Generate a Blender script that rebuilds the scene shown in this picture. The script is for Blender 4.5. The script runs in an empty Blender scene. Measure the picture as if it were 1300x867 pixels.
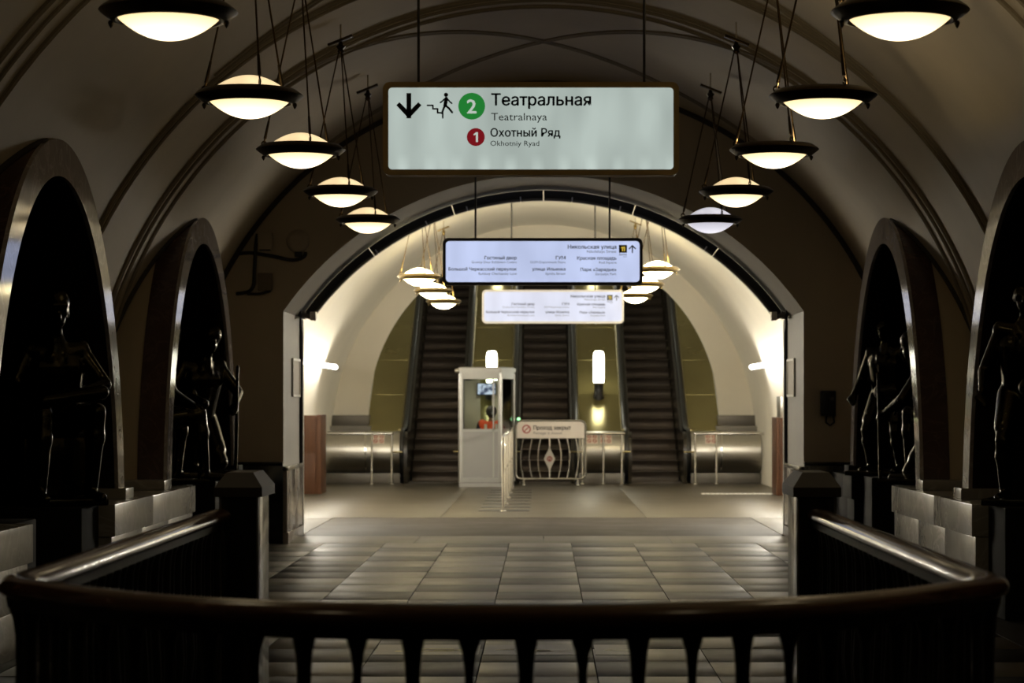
import bpy, bmesh, math, random
from math import sin, cos, pi, sqrt, radians
from mathutils import Vector, Matrix
from mathutils.geometry import tessellate_polygon

random.seed(7)
SC = bpy.context.scene
COL = SC.collection

# ------------------------------------------------------------------ camera
H = 1.545            # eye height
F = 2900.0           # focal length in pixels of the 1300 px wide frame
VX, VY = 690.0, 512.0
cam = bpy.data.cameras.new('camera')
cam.sensor_fit = 'HORIZONTAL'
cam.sensor_width = 36.0
cam.lens = F / 1300 * 36
cam.shift_x = -(VX - 650) / 1300
cam.shift_y = (VY - 433.5) / 1300
cam.clip_end = 200
cam.dof.use_dof = True
cam.dof.focus_distance = 14.5
cam.dof.aperture_fstop = 4.5
camo = bpy.data.objects.new('camera', cam)
camo.location = (0, 0, H)
camo.rotation_euler = (pi / 2, 0, 0)
COL.objects.link(camo)
SC.camera = camo

# ------------------------------------------------------------------ world, exposure
w = bpy.data.worlds.new('world')
SC.world = w
w.use_nodes = True
w.node_tree.nodes['Background'].inputs[0].default_value = (0.01, 0.009, 0.008, 1)
w.node_tree.nodes['Background'].inputs[1].default_value = 0.1
vs = SC.view_settings
vs.view_transform = 'Standard'
vs.look = 'None'
vs.exposure = 0.0
vs.gamma = 1.0
vs.use_curve_mapping = False
SC.cycles.use_denoising = True
SC.cycles.max_bounces = 8
SC.cycles.sample_clamp_indirect = 4.0
SC.cycles.caustics_reflective = False
SC.cycles.caustics_refractive = False

# lamp strengths, all in one place
L_BOWL = 3.2       # lower glass of the hall lamps
L_DOME = 1.0       # upper glass
L_BULB = 380.0      # bare bulbs of the open lamps
L_FAR = 48.0       # hanging lamps of the escalator hall
L_TUBE = 215.0      # unseen fill tubes added in the escalator hall; the seen pair is dimmer
L_DECK = 14.0       # standing lamps on the escalator decks

# ------------------------------------------------------------------ materials
MATS = {}


def mat(name, col, rough=0.5, metal=0.0, var=0.0, scale=6.0, bump=0.0, bscale=40.0, rand=0.0, spec=0.5,
        coat=0.0, rvar=0.0, stretch=(1, 1, 1), vein=None):
    if name in MATS:
        return MATS[name]
    m = bpy.data.materials.new(name)
    m.use_nodes = True
    nt = m.node_tree
    N, Lk = nt.nodes, nt.links
    b = N['Principled BSDF']
    b.inputs['Base Color'].default_value = (*col, 1)
    b.inputs['Roughness'].default_value = rough
    b.inputs['Metallic'].default_value = metal
    b.inputs['Specular IOR Level'].default_value = spec
    b.inputs['Coat Weight'].default_value = coat
    b.inputs['Coat Roughness'].default_value = 0.08
    if var or bump or rand or rvar or vein:
        tc = N.new('ShaderNodeTexCoord')
        mp = N.new('ShaderNodeMapping')
        mp.inputs['Scale'].default_value = stretch
        Lk.new(tc.outputs['Object'], mp.inputs['Vector'])
        vec = mp.outputs['Vector']
        if rand:
            oi = N.new('ShaderNodeObjectInfo')
            ad = N.new('ShaderNodeVectorMath')
            ad.operation = 'ADD'
            cmb = N.new('ShaderNodeCombineXYZ')
            ml = N.new('ShaderNodeMath')
            ml.operation = 'MULTIPLY'
            ml.inputs[1].default_value = 37.0
            Lk.new(oi.outputs['Random'], ml.inputs[0])
            Lk.new(ml.outputs[0], cmb.inputs[0])
            Lk.new(ml.outputs[0], cmb.inputs[2])
            Lk.new(vec, ad.inputs[0])
            Lk.new(cmb.outputs[0], ad.inputs[1])
            vec = ad.outputs[0]
        nz = N.new('ShaderNodeTexNoise')
        nz.inputs['Scale'].default_value = scale
        nz.inputs['Detail'].default_value = 5
        nz.inputs['Roughness'].default_value = 0.6
        Lk.new(vec, nz.inputs['Vector'])
        mr = N.new('ShaderNodeMapRange')
        mr.inputs['From Min'].default_value = 0.25
        mr.inputs['From Max'].default_value = 0.75
        mr.inputs['To Min'].default_value = 1 - var
        mr.inputs['To Max'].default_value = 1 + var
        Lk.new(nz.outputs['Fac'], mr.inputs['Value'])
        fac = mr.outputs[0]
        if rand:
            m2 = N.new('ShaderNodeMapRange')
            m2.inputs['To Min'].default_value = 1 - rand
            m2.inputs['To Max'].default_value = 1 + rand
            Lk.new(oi.outputs['Random'], m2.inputs['Value'])
            mm = N.new('ShaderNodeMath')
            mm.operation = 'MULTIPLY'
            Lk.new(fac, mm.inputs[0])
            Lk.new(m2.outputs[0], mm.inputs[1])
            fac = mm.outputs[0]
        vm = N.new('ShaderNodeVectorMath')
        vm.operation = 'SCALE'
        vm.inputs[0].default_value = col
        Lk.new(fac, vm.inputs['Scale'])
        out = vm.outputs[0]
        if vein:
            wv = N.new('ShaderNodeTexNoise')
            wv.inputs['Scale'].default_value = scale * 0.6
            wv.inputs['Detail'].default_value = 8
            wv.inputs['Distortion'].default_value = 1.6
            Lk.new(vec, wv.inputs['Vector'])
            cr = N.new('ShaderNodeValToRGB')
            e = cr.color_ramp.elements
            e[0].position, e[0].color = 0.47, (0, 0, 0, 1)
            e[1].position, e[1].color = 0.53, (0, 0, 0, 1)
            e2 = e.new(0.5)
            e2.color = (1, 1, 1, 1)
            Lk.new(wv.outputs['Fac'], cr.inputs[0])
            mx = N.new('ShaderNodeMix')
            mx.data_type = 'RGBA'
            mx.inputs['B'].default_value = (*vein, 1)
            Lk.new(cr.outputs[0], mx.inputs['Factor'])
            Lk.new(out, mx.inputs['A'])
            out = mx.outputs['Result']
        Lk.new(out, b.inputs['Base Color'])
        if rvar:
            m3 = N.new('ShaderNodeMapRange')
            m3.inputs['From Min'].default_value = 0.3
            m3.inputs['From Max'].default_value = 0.7
            m3.inputs['To Min'].default_value = max(0.02, rough - rvar)
            m3.inputs['To Max'].default_value = rough + rvar
            Lk.new(nz.outputs['Fac'], m3.inputs['Value'])
            Lk.new(m3.outputs[0], b.inputs['Roughness'])
        if bump:
            n2 = N.new('ShaderNodeTexNoise')
            n2.inputs['Scale'].default_value = bscale
            n2.inputs['Detail'].default_value = 4
            Lk.new(vec, n2.inputs['Vector'])
            bp = N.new('ShaderNodeBump')
            bp.inputs['Strength'].default_value = bump
            bp.inputs['Distance'].default_value = 0.01
            Lk.new(n2.outputs['Fac'], bp.inputs['Height'])
            Lk.new(bp.outputs[0], b.inputs['Normal'])
    MATS[name] = m
    return m


def glow(name, col, strength, base=(0.8, 0.78, 0.72), rough=0.3, var=0.0, scale=5.0):
    if name in MATS:
        return MATS[name]
    m = bpy.data.materials.new(name)
    m.use_nodes = True
    N, Lk = m.node_tree.nodes, m.node_tree.links
    b = N['Principled BSDF']
    b.inputs['Base Color'].default_value = (*base, 1)
    b.inputs['Roughness'].default_value = rough
    b.inputs['Emission Color'].default_value = (*col, 1)
    b.inputs['Emission Strength'].default_value = strength
    if var:
        tc = N.new('ShaderNodeTexCoord')
        nz = N.new('ShaderNodeTexNoise')
        nz.inputs['Scale'].default_value = scale
        nz.inputs['Detail'].default_value = 3
        Lk.new(tc.outputs['Object'], nz.inputs['Vector'])
        mr = N.new('ShaderNodeMapRange')
        mr.inputs['From Min'].default_value = 0.3
        mr.inputs['From Max'].default_value = 0.7
        mr.inputs['To Min'].default_value = strength * (1 - var)
        mr.inputs['To Max'].default_value = strength * (1 + var)
        Lk.new(nz.outputs['Fac'], mr.inputs['Value'])
        Lk.new(mr.outputs[0], b.inputs['Emission Strength'])
    MATS[name] = m
    return m


def bowl_glow(name, col, rim, strength, base=(0.8, 0.78, 0.72)):
    """milk glass lit by bulbs behind its middle: strongest at the centre, yellower at the rim"""
    m = bpy.data.materials.new(name)
    m.use_nodes = True
    N, Lk = m.node_tree.nodes, m.node_tree.links
    b = N['Principled BSDF']
    b.inputs['Base Color'].default_value = (*base, 1)
    b.inputs['Roughness'].default_value = .25
    tc = N.new('ShaderNodeTexCoord')
    mp = N.new('ShaderNodeMapping')
    mp.inputs['Scale'].default_value = (1, 1, 0)
    ln = N.new('ShaderNodeVectorMath')
    ln.operation = 'LENGTH'
    Lk.new(tc.outputs['Object'], mp.inputs[0])
    Lk.new(mp.outputs[0], ln.inputs[0])
    mr = N.new('ShaderNodeMapRange')
    mr.inputs['From Min'].default_value = .08
    mr.inputs['From Max'].default_value = .23
    mr.inputs['To Min'].default_value = 0
    mr.inputs['To Max'].default_value = 1
    Lk.new(ln.outputs['Value'], mr.inputs['Value'])
    mx = N.new('ShaderNodeMix')
    mx.data_type = 'RGBA'
    mx.clamp_result = False
    mx.inputs['A'].default_value = (*[c * strength for c in col], 1)
    mx.inputs['B'].default_value = (*rim, 1)
    Lk.new(mr.outputs[0], mx.inputs['Factor'])
    Lk.new(mx.outputs['Result'], b.inputs['Emission Color'])
    b.inputs['Emission Strength'].default_value = 1.0
    return m


def glass_mat():
    if 'glass' in MATS:
        return MATS['glass']
    m = bpy.data.materials.new('pane_glass')
    m.use_nodes = True
    N, Lk = m.node_tree.nodes, m.node_tree.links
    N.remove(N['Principled BSDF'])
    tr = N.new('ShaderNodeBsdfTransparent')
    tr.inputs[0].default_value = (0.9, 0.93, 0.9, 1)
    gl = N.new('ShaderNodeBsdfGlossy')
    gl.inputs['Roughness'].default_value = 0.03
    fr = N.new('ShaderNodeFresnel')
    fr.inputs[0].default_value = 1.5
    mx = N.new('ShaderNodeMixShader')
    Lk.new(fr.outputs[0], mx.inputs[0])
    Lk.new(tr.outputs[0], mx.inputs[1])
    Lk.new(gl.outputs[0], mx.inputs[2])
    Lk.new(mx.outputs[0], N['Material Output'].inputs[0])
    MATS['glass'] = m
    return m


PLASTER = mat('hall_plaster', (0.50, 0.425, 0.30), 0.62, var=0.10, scale=0.8, bump=0.05, bscale=18)
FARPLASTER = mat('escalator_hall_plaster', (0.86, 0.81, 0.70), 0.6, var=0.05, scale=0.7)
ENDPLASTER = mat('end_wall_paint', (0.52, 0.44, 0.31), 0.6, var=0.08, scale=1.2)
REVEAL = mat('reveal_paint', (0.20, 0.185, 0.16), 0.5, var=0.06, scale=2)
MOULD = mat('moulding_paint', (0.27, 0.225, 0.155), 0.6, var=0.1, scale=2)
DARKLINE = mat('dark_line', (0.035, 0.027, 0.02), 0.6)
MARBLE_RING = mat('polished_grey_marble', (0.34, 0.30, 0.28), 0.10, var=0.18, scale=4, vein=(0.46, 0.42, 0.40), coat=0.4)
MARBLE_RED = mat('dark_red_marble', (0.055, 0.022, 0.016), 0.16, var=0.35, scale=5, vein=(0.09, 0.04, 0.03))
MARBLE_BLACK = mat('black_marble', (0.012, 0.012, 0.011), 0.14, var=0.3, scale=4)
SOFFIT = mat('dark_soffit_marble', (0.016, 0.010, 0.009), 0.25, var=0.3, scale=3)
PLINTH = mat('plinth_grey_marble', (0.30, 0.285, 0.25), 0.22, var=0.16, scale=3, rand=0.1, vein=(0.38, 0.36, 0.32))
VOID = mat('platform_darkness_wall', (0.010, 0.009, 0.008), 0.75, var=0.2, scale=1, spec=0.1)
BRONZE = mat('statue_bronze', (0.034, 0.029, 0.017), 0.22, metal=1.0, var=0.35, scale=5, rvar=0.08, bump=0.25, bscale=16)
BRONZE_DARK = mat('rail_bronze', (0.018, 0.017, 0.014), 0.4, metal=0.6, var=0.3, scale=20)
LAMP_METAL = mat('lamp_bronze', (0.06, 0.042, 0.022), 0.30, metal=1.0, var=0.2, scale=12)
LAMP_BRASS = mat('lamp_brass', (0.30, 0.22, 0.09), 0.28, metal=1.0, var=0.15, scale=12)
ROD = mat('lamp_rod_metal', (0.09, 0.058, 0.026), 0.35, metal=1.0)
WOODRAIL = mat('varnished_rail_wood', (0.085, 0.035, 0.016), 0.22, var=0.35, scale=7, stretch=(1, 1, 6), coat=0.5, rvar=0.06)
TILE_L = mat('light_floor_tile', (0.092, 0.081, 0.060), 0.37, spec=0.10, var=0.08, scale=2.5, rand=0.06, rvar=0.04)
TILE_D = mat('dark_floor_tile', (0.014, 0.012, 0.009), 0.42, var=0.16, scale=3, rand=0.12, spec=0.05, rvar=0.05)
GROUT = mat('floor_bedding', (0.05, 0.045, 0.038), 0.7)
SLAB = mat('landing_terrazzo', (0.050, 0.042, 0.029), 0.38, var=0.04, scale=1.2, rvar=0.02, spec=0.13)
SLABBAND = mat('threshold_stone', (0.075, 0.066, 0.05), 0.44, spec=0.10, var=0.08, scale=2, rand=0.08, rvar=0.04)
STEELFLOOR = mat('worn_floor_steel', (0.022, 0.018, 0.013), 0.6, spec=0.08, var=0.3, scale=1.6, rvar=0.08)
STEEL = mat('brushed_steel', (0.52, 0.50, 0.45), 0.30, metal=1.0, var=0.06, scale=8, stretch=(8, 1, 1))
CHROME = mat('tube_steel', (0.62, 0.60, 0.55), 0.18, metal=1.0)
ALU = mat('booth_aluminium', (0.40, 0.40, 0.39), 0.32, metal=0.8, var=0.04, scale=6)
BOOTHPANEL = mat('booth_panel_grey', (0.24, 0.24, 0.24), 0.4, var=0.04, scale=4)
BRASSDECK = mat('olive_brass_panel', (0.27, 0.23, 0.085), 0.17, metal=0.65, var=0.08, scale=1.5, rvar=0.04)
BRASSTRIM = mat('brass_trim', (0.42, 0.36, 0.20), 0.25, metal=1.0)
STEPMAT = mat('escalator_step_metal', (0.045, 0.033, 0.025), 0.45, metal=0.4, var=0.25, scale=5, rand=0.2)
ESCPANEL = mat('escalator_side_lacquer', (0.022, 0.018, 0.012), 0.25, var=0.2, scale=3)
RUBBER = mat('handrail_rubber', (0.012, 0.012, 0.011), 0.35)
CABLE = mat('cable_black', (0.014, 0.012, 0.01), 0.45)
WHITETIE = mat('white_plastic', (0.75, 0.73, 0.68), 0.4)
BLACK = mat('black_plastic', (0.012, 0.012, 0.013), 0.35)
WOODBOX = mat('brown_wood_panel', (0.055, 0.022, 0.009), 0.5, spec=0.2, var=0.25, scale=4, stretch=(6, 6, 1))
GREYMETAL = mat('dark_grey_metal', (0.12, 0.11, 0.095), 0.4, metal=0.5, var=0.08)
FRAME1 = mat('bronze_sign_frame', (0.50, 0.36, 0.15), 0.42, metal=0.2, var=0.1, scale=8)
FRAME3 = mat('pale_sign_frame', (0.62, 0.60, 0.56), 0.35, metal=0.3)
INK = mat('sign_ink', (0.012, 0.014, 0.02), 0.6)
INKG = mat('sign_ink_grey', (0.05, 0.055, 0.065), 0.6)
RED_INK = mat('sign_red', (0.30, 0.02, 0.02), 0.5)
GREENDISC = glow('line_green_backlit', (0.015, 0.19, 0.03), 1.0, base=(.01, .1, .015))
REDDISC = glow('line_red_backlit', (0.17, 0.006, 0.010), 1.0, base=(.1, .005, .006))
WHITE_LIT = glow('white_backlit', (.42, .47, .42), 1.0, base=(.1, .1, .1))
YELLOW_LIT = glow('yellow_backlit', (.55, .40, .05), 1.0, base=(.1, .08, .01))
WHITE = mat('white_enamel', (0.75, 0.75, 0.72), 0.4)
BARSIGN = mat('barrier_board', (0.66, 0.60, 0.55), 0.45)
YELLOW = mat('pictogram_yellow', (0.75, 0.55, 0.05), 0.5)
GLASS = glass_mat()

# ------------------------------------------------------------------ geometry helpers
ORG = {}


def link(o):
    COL.objects.link(o)
    return o


def thing(name, loc=(0, 0, 0), label=None, cat=None, group=None, kind=None):
    o = link(bpy.data.objects.new(name, None))
    o.empty_display_size = 0.1
    o.location = loc
    ORG[o.name] = Vector(loc)
    tag(o, label, cat, group, kind)
    return o


def tag(o, label=None, cat=None, group=None, kind=None):
    if label:
        o['label'] = label
    if cat:
        o['category'] = cat
    if group:
        o['group'] = group
    if kind:
        o['kind'] = kind
    return o


class MB:
    def __init__(s):
        s.v, s.f = [], []

    def add(s, vs, fs):
        n = len(s.v)
        s.v += [Vector(p) for p in vs]
        s.f += [[i + n for i in f] for f in fs]
        return s

    def box(s, x0, x1, y0, y1, z0, z1, b=0.0):
        if b <= 0:
            vs = [(x, y, z) for z in (z0, z1) for y in (y0, y1) for x in (x0, x1)]
            return s.add(vs, [(0, 2, 3, 1), (4, 5, 7, 6), (0, 1, 5, 4), (2, 6, 7, 3), (0, 4, 6, 2), (1, 3, 7, 5)])
        bm = bmesh.new()
        bmesh.ops.create_cube(bm, size=1)
        for v in bm.verts:
            v.co = Vector(((x0 + x1) / 2 + v.co.x * (x1 - x0), (y0 + y1) / 2 + v.co.y * (y1 - y0), (z0 + z1) / 2 + v.co.z * (z1 - z0)))
        bmesh.ops.bevel(bm, geom=list(bm.edges), offset=b, segments=2, profile=0.6, affect='EDGES')
        bm.verts.index_update()
        s.add([v.co.copy() for v in bm.verts], [[v.index for v in f.verts] for f in bm.faces])
        bm.free()
        return s

    def cyl(s, p0, p1, r0, r1=None, n=12, cap=True):
        p0, p1 = Vector(p0), Vector(p1)
        r1 = r0 if r1 is None else r1
        d = (p1 - p0).normalized()
        u = d.orthogonal().normalized()
        v = d.cross(u)
        vs = []
        for p, r in ((p0, r0), (p1, r1)):
            for i in range(n):
                a = 2 * pi * i / n
                vs.append(p + (u * cos(a) + v * sin(a)) * r)
        fs = [(i, (i + 1) % n, n + (i + 1) % n, n + i) for i in range(n)]
        if cap:
            fs += [list(range(n))[::-1], list(range(n, 2 * n))]
        return s.add(vs, fs)

    def tube(s, path, r, n=10, closed=False, up=None, sx=1.0, sz=1.0, prof=None):
        """sweep a round (or given) profile along a path"""
        P = [Vector(p) for p in path]
        m = len(P)
        up0 = Vector(up or (0, 0, 1))
        prof = prof or [(cos(2 * pi * i / n) * r * sx, sin(2 * pi * i / n) * r * sz) for i in range(n)]
        k = len(prof)
        vs = []
        for i, p in enumerate(P):
            a = P[(i - 1) % m] if (closed or i > 0) else P[i]
            b = P[(i + 1) % m] if (closed or i < m - 1) else P[i]
            t = (b - a).normalized()
            side = t.cross(up0)
            if side.length < 1e-4:
                side = t.orthogonal()
            side.normalize()
            u = side.cross(t).normalized()
            for (x, z) in prof:
                vs.append(p + side * x + u * z)
        fs = []
        for i in range(m if closed else m - 1):
            j = (i + 1) % m
            for q in range(k):
                q2 = (q + 1) % k
                fs.append((i * k + q, i * k + q2, j * k + q2, j * k + q))
        if not closed:
            fs += [list(range(k))[::-1], list(range((m - 1) * k, m * k))]
        return s.add(vs, fs)

    def lathe(s, prof, c=(0, 0, 0), n=32, closed=False):
        c = Vector(c)
        vs, k = [], len(prof)
        for i in range(n):
            a = 2 * pi * i / n
            for (r, z) in prof:
                vs.append(c + Vector((r * cos(a), r * sin(a), z)))
        fs = []
        for i in range(n):
            j = (i + 1) % n
            for q in range(k if closed else k - 1):
                q2 = (q + 1) % k
                fs.append((i * k + q, j * k + q, j * k + q2, i * k + q2))
        if not closed:
            if prof[0][0] > 1e-5:
                fs.append([i * k for i in range(n)][::-1])
            if prof[-1][0] > 1e-5:
                fs.append([i * k + k - 1 for i in range(n)])
        return s.add(vs, fs)

    def ball(s, c, r, n=12, m=8, sc=(1, 1, 1)):
        c = Vector(c)
        vs = [c + Vector((0, 0, -r * sc[2]))]
        for j in range(1, m):
            t = -pi / 2 + pi * j / m
            for i in range(n):
                a = 2 * pi * i / n
                vs.append(c + Vector((r * cos(t) * cos(a) * sc[0], r * cos(t) * sin(a) * sc[1], r * sin(t) * sc[2])))
        vs.append(c + Vector((0, 0, r * sc[2])))
        fs = [(0, 1 + (i + 1) % n, 1 + i) for i in range(n)]
        for j in range(m - 2):
            for i in range(n):
                a, b2 = 1 + j * n + i, 1 + j * n + (i + 1) % n
                fs.append((a, b2, b2 + n, a + n))
        t0 = 1 + (m - 2) * n
        fs += [(t0 + i, t0 + (i + 1) % n, len(vs) - 1) for i in range(n)]
        return s.add(vs, fs)

    def capsule(s, p0, p1, r0, r1, n=12):
        p0, p1 = Vector(p0), Vector(p1)
        s.ball(p0, r0, n, 8)
        s.ball(p1, r1, n, 8)
        return s.cyl(p0, p1, r0, r1, n)

    def prism(s, pts, a0, a1, axis='x'):
        """extrude a 2-D outline between a0 and a1 along an axis; pts are the two other coordinates"""
        def mk(a, p, q):
            return {'x': (a, p, q), 'y': (p, a, q), 'z': (p, q, a)}[axis]
        n = len(pts)
        vs = [mk(a0, *p) for p in pts] + [mk(a1, *p) for p in pts]
        fs = [(i, (i + 1) % n, n + (i + 1) % n, n + i) for i in range(n)]
        return s.add(vs, fs + [list(range(n))[::-1], list(range(n, 2 * n))])

    def build(s, name, m, parent=None, org=None, smooth=True, angle=35, recalc=True):
        v = s.v
        po = ORG.get(parent.name, Vector()) if parent else Vector()
        if org is None:
            if parent:
                org = po
            else:
                xs, ys, zs = [p.x for p in v], [p.y for p in v], [p.z for p in v]
                org = Vector(((min(xs) + max(xs)) / 2, (min(ys) + max(ys)) / 2, min(zs)))
        org = Vector(org)
        me = bpy.data.meshes.new(name)
        me.from_pydata([tuple(p - org) for p in v], [], s.f)
        if recalc:
            bm = bmesh.new()
            bm.from_mesh(me)
            bmesh.ops.recalc_face_normals(bm, faces=bm.faces)
            bm.to_mesh(me)
            bm.free()
        if smooth:
            me.polygons.foreach_set('use_smooth', [True] * len(me.polygons))
            me.set_sharp_from_angle(angle=radians(angle))
        me.materials.append(m)
        o = link(bpy.data.objects.new(name, me))
        o.parent = parent
        o.location = org - po
        ORG[o.name] = org
        return o


def inst(src, name, parent=None, loc=(0, 0, 0), rot=(0, 0, 0), scale=(1, 1, 1), m=None):
    o = link(bpy.data.objects.new(name, src.data))
    o.parent = parent
    o.location = loc
    o.rotation_euler = rot
    o.scale = scale
    return o


def copy_tree(o, parent=None):
    c = link(o.copy())
    c.parent = parent
    for ch in list(o.children):
        copy_tree(ch, c)
    return c


def rrect(cx, cz, w_, h_, r, n=6):
    pts = []
    for (sx, sz, a0) in ((1, 1, 0), (-1, 1, 90), (-1, -1, 180), (1, -1, 270)):
        for i in range(n + 1):
            a = radians(a0 + 90 * i / n)
            pts.append((cx + sx * (w_ / 2 - r) + r * cos(a), cz + sz * (h_ / 2 - r) + r * sin(a)))
    return pts


def frame_ring(mb, outer, inner, y0, y1):
    """picture-frame solid between two matching outlines in XZ"""
    n = len(outer)
    vs = [(p[0], y0, p[1]) for p in outer] + [(p[0], y0, p[1]) for p in inner] + \
         [(p[0], y1, p[1]) for p in outer] + [(p[0], y1, p[1]) for p in inner]
    fs = []
    for i in range(n):
        j = (i + 1) % n
        fs += [(i, j, n + j, n + i), (2 * n + i, 3 * n + i, 3 * n + j, 2 * n + j),
               (i, 2 * n + i, 2 * n + j, j), (n + i, n + j, 3 * n + j, 3 * n + i)]
    mb.add(vs, fs)
    return mb


def at(px, py, Y):
    """where a point of the photograph lies at distance Y (design-time measuring)"""
    s_ = F / Y
    return ((px - VX) / s_, H + (VY - py) / s_)


_txt = {}


def outlines(me):
    nb = {}
    for e in me.edges:
        a, b = e.vertices
        nb.setdefault(a, []).append(b)
        nb.setdefault(b, []).append(a)
    # follow the curve direction: edge (a, b) is stored in drawing order
    nxt = {}
    for e in me.edges:
        nxt.setdefault(e.vertices[0], e.vertices[1])
    seen, out = set(), []
    for st_ in nb:
        if st_ in seen:
            continue
        lp, cur, prev = [], st_, None
        while cur not in seen:
            seen.add(cur)
            lp.append(me.vertices[cur].co.copy())
            opts = [q for q in nb[cur] if q != prev and q not in seen]
            if prev is None and nxt.get(cur) in opts:
                opts = [nxt[cur]]
            prev = cur
            if not opts:
                break
            cur = opts[0]
        if len(lp) > 20 and abs(lp[0].x - lp[-1].x) < 1e-4:      # bowls that overlap their own stem
            if any(.004 < v.x - lp[0].x < .02 and v.y > lp[0].y for v in lp[1:-1]):
                lp[0].x += .0150
                lp[-1].x += .0150
        if len(lp) > 2:
            out.append(lp)
    return out


def inside(p, ring):
    c = False
    for a, b in zip(ring, ring[1:] + ring[:1]):
        if (a.y > p.y) != (b.y > p.y) and p.x < (b.x - a.x) * (p.y - a.y) / (b.y - a.y) + a.x:
            c = not c
    return c


def text_geo(body, bold):
    k = (body, bold)
    if k not in _txt:
        c = bpy.data.curves.new('lettering', 'FONT')
        c.body = body.replace('1', 'I')
        c.resolution_u = 2
        c.dimensions = '2D'
        c.fill_mode = 'NONE'
        o = link(bpy.data.objects.new('lettering', c))
        dg = bpy.context.evaluated_depsgraph_get()
        me = bpy.data.meshes.new_from_object(o.evaluated_get(dg))
        loops = outlines(me)
        bpy.data.objects.remove(o)
        bpy.data.meshes.remove(me)
        areas = [sum(p[q].x * p[(q + 1) % len(p)].y - p[(q + 1) % len(p)].x * p[q].y for q in range(len(p))) / 2 for p in loops]
        big = max(areas, key=abs)
        outs = [(p, a) for p, a in zip(loops, areas) if a * big > 0]
        holes = [p for p, a in zip(loops, areas) if a * big < 0]
        outs += [(h_, 0) for h_ in holes if not any(inside(h_[0], p) for p, a in outs)]
        vs, fs = [], []
        for p, a in outs:
            mine = [h_ for h_ in holes if h_ is not p and inside(h_[0], p)]
            pts_ = list(p) + [v for h_ in mine for v in h_]
            n = len(vs)
            vs += pts_
            fs += [[q + n for q in t_] for t_ in tessellate_polygon([p] + mine)]
        if '1' in body:      # numerals one: add the flag to the plain stroke
            for p, a in outs:
                x0_, x1_ = min(v.x for v in p), max(v.x for v in p)
                y1_ = max(v.y for v in p)
                if len(p) == 4:
                    n = len(vs)
                    vs += [Vector((x0_ + .01, y1_, 0)), Vector((x0_ - .15, y1_ - .13, 0)), Vector((x0_ - .15, y1_ - .21, 0)), Vector((x0_ + .01, y1_ - .12, 0))]
                    fs.append([n, n + 1, n + 2, n + 3])
        if bold:            # heavier strokes: the same outlines laid over each other, slightly shifted
            v0, f0 = vs, fs
            vs, fs = [], []
            for (dx, dy) in ((-.022, 0), (.022, 0), (0, .014), (0, -.014), (-.014, .01), (.014, -.01)):
                n = len(vs)
                vs += [v + Vector((dx, dy, 0)) for v in v0]
                fs += [[i + n for i in f] for f in f0]
        _txt[k] = (vs, fs)
    return _txt[k]


def lettering(parent, body, x0, x1, zbase, cap, y, m, bold=False, name='lettering'):
    """text between x0 and x1, baseline zbase, capital height cap, facing -Y"""
    vs, fs = text_geo(body, bold)
    a, b = min(v.x for v in vs), max(v.x for v in vs)
    kx = (x1 - x0) / (b - a)
    kz = cap / 0.70
    mb = MB().add([(x0 + (v.x - a) * kx, y, zbase + v.y * kz) for v in vs], fs)
    return mb.build(name, m, parent, smooth=False, recalc=False)


# ================================================================== SETTING: the station hall
R, ZC = 4.0, 1.1                      # hall vault
ARCH_Y = [2.5, 9.1, 15.7, 22.3]
AX, AA, AB, AZ = 3.3, 2.3, 2.75, 0.6  # arch frame plane, half axes and centre height
Y_BACK, Y_END = -7.0, 25.2


def in_arch(y, z, grow=0.0):
    return any(((y - yc) / (AA - 0.12 + grow)) ** 2 + ((z - AZ) / (AB - 0.12 + grow)) ** 2 < 1 for yc in ARCH_Y)


def hall_shell():
    mb = MB()
    nt, step = 132, 0.1
    ny = int((Y_END - Y_BACK) / step)
    pts = [(-R * cos(pi * i / nt), ZC + R * sin(pi * i / nt)) for i in range(nt + 1)]
    vs = [(x, Y_BACK + j * step, z) for j in range(ny + 1) for (x, z) in pts]
    fs = []
    for j in range(ny):
        for i in range(nt):
            x = (pts[i][0] + pts[i + 1][0]) / 2
            z = (pts[i][1] + pts[i + 1][1]) / 2
            if abs(x) > 2.7 and in_arch(Y_BACK + (j + .5) * step, z):
                continue
            a = j * (nt + 1) + i
            fs.append((a, a + 1, a + nt + 2, a + nt + 1))
    mb.add(vs, fs)
    o = mb.build('ceiling', PLASTER, org=(0, 0, 0), angle=60)
    tag(o, 'dim plastered barrel vault of the station hall with arched side openings', 'vault', kind='structure')
    return o


ceiling = hall_shell()

# low walls under the springing, between the arch openings
for sgn, nm in ((-1, 'wall_left'), (1, 'wall_right')):
    mb = MB()
    edges = [Y_BACK] + [e for yc in ARCH_Y for e in (yc - AA + .1, yc + AA - .1)] + [Y_END]
    for i in range(0, len(edges), 2):
        mb.box(*sorted((sgn * 4.0, sgn * 4.2)), edges[i], edges[i + 1], (0.0 if i == 0 else .802), ZC + 0.02)
    o = mb.build(nm, PLASTER, org=(0, 0, 0))
    tag(o, 'plastered side wall of the hall between the arches', 'wall', kind='structure')
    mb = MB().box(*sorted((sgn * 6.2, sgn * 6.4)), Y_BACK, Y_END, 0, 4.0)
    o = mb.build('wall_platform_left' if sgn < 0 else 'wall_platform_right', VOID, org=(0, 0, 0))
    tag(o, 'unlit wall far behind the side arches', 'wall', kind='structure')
o = MB().box(-6.4, 6.4, Y_BACK - .2, Y_BACK, 0, 5.6).build('wall_back', PLASTER, org=(0, 0, 0))
tag(o, 'plastered wall behind the viewer closing the hall', 'wall', kind='structure')

# mouldings running over the vault
trim_n = 0


def vault_tube(path_xy, r, m, name, parent=None, flat=0.5):
    P = []
    for (x, y) in path_xy:
        rr = R - 0.004
        P.append((x, y, ZC + sqrt(max(0, rr * rr - x * x))))
    return MB().tube(P, r, 8).build(name, m, parent)


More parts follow.
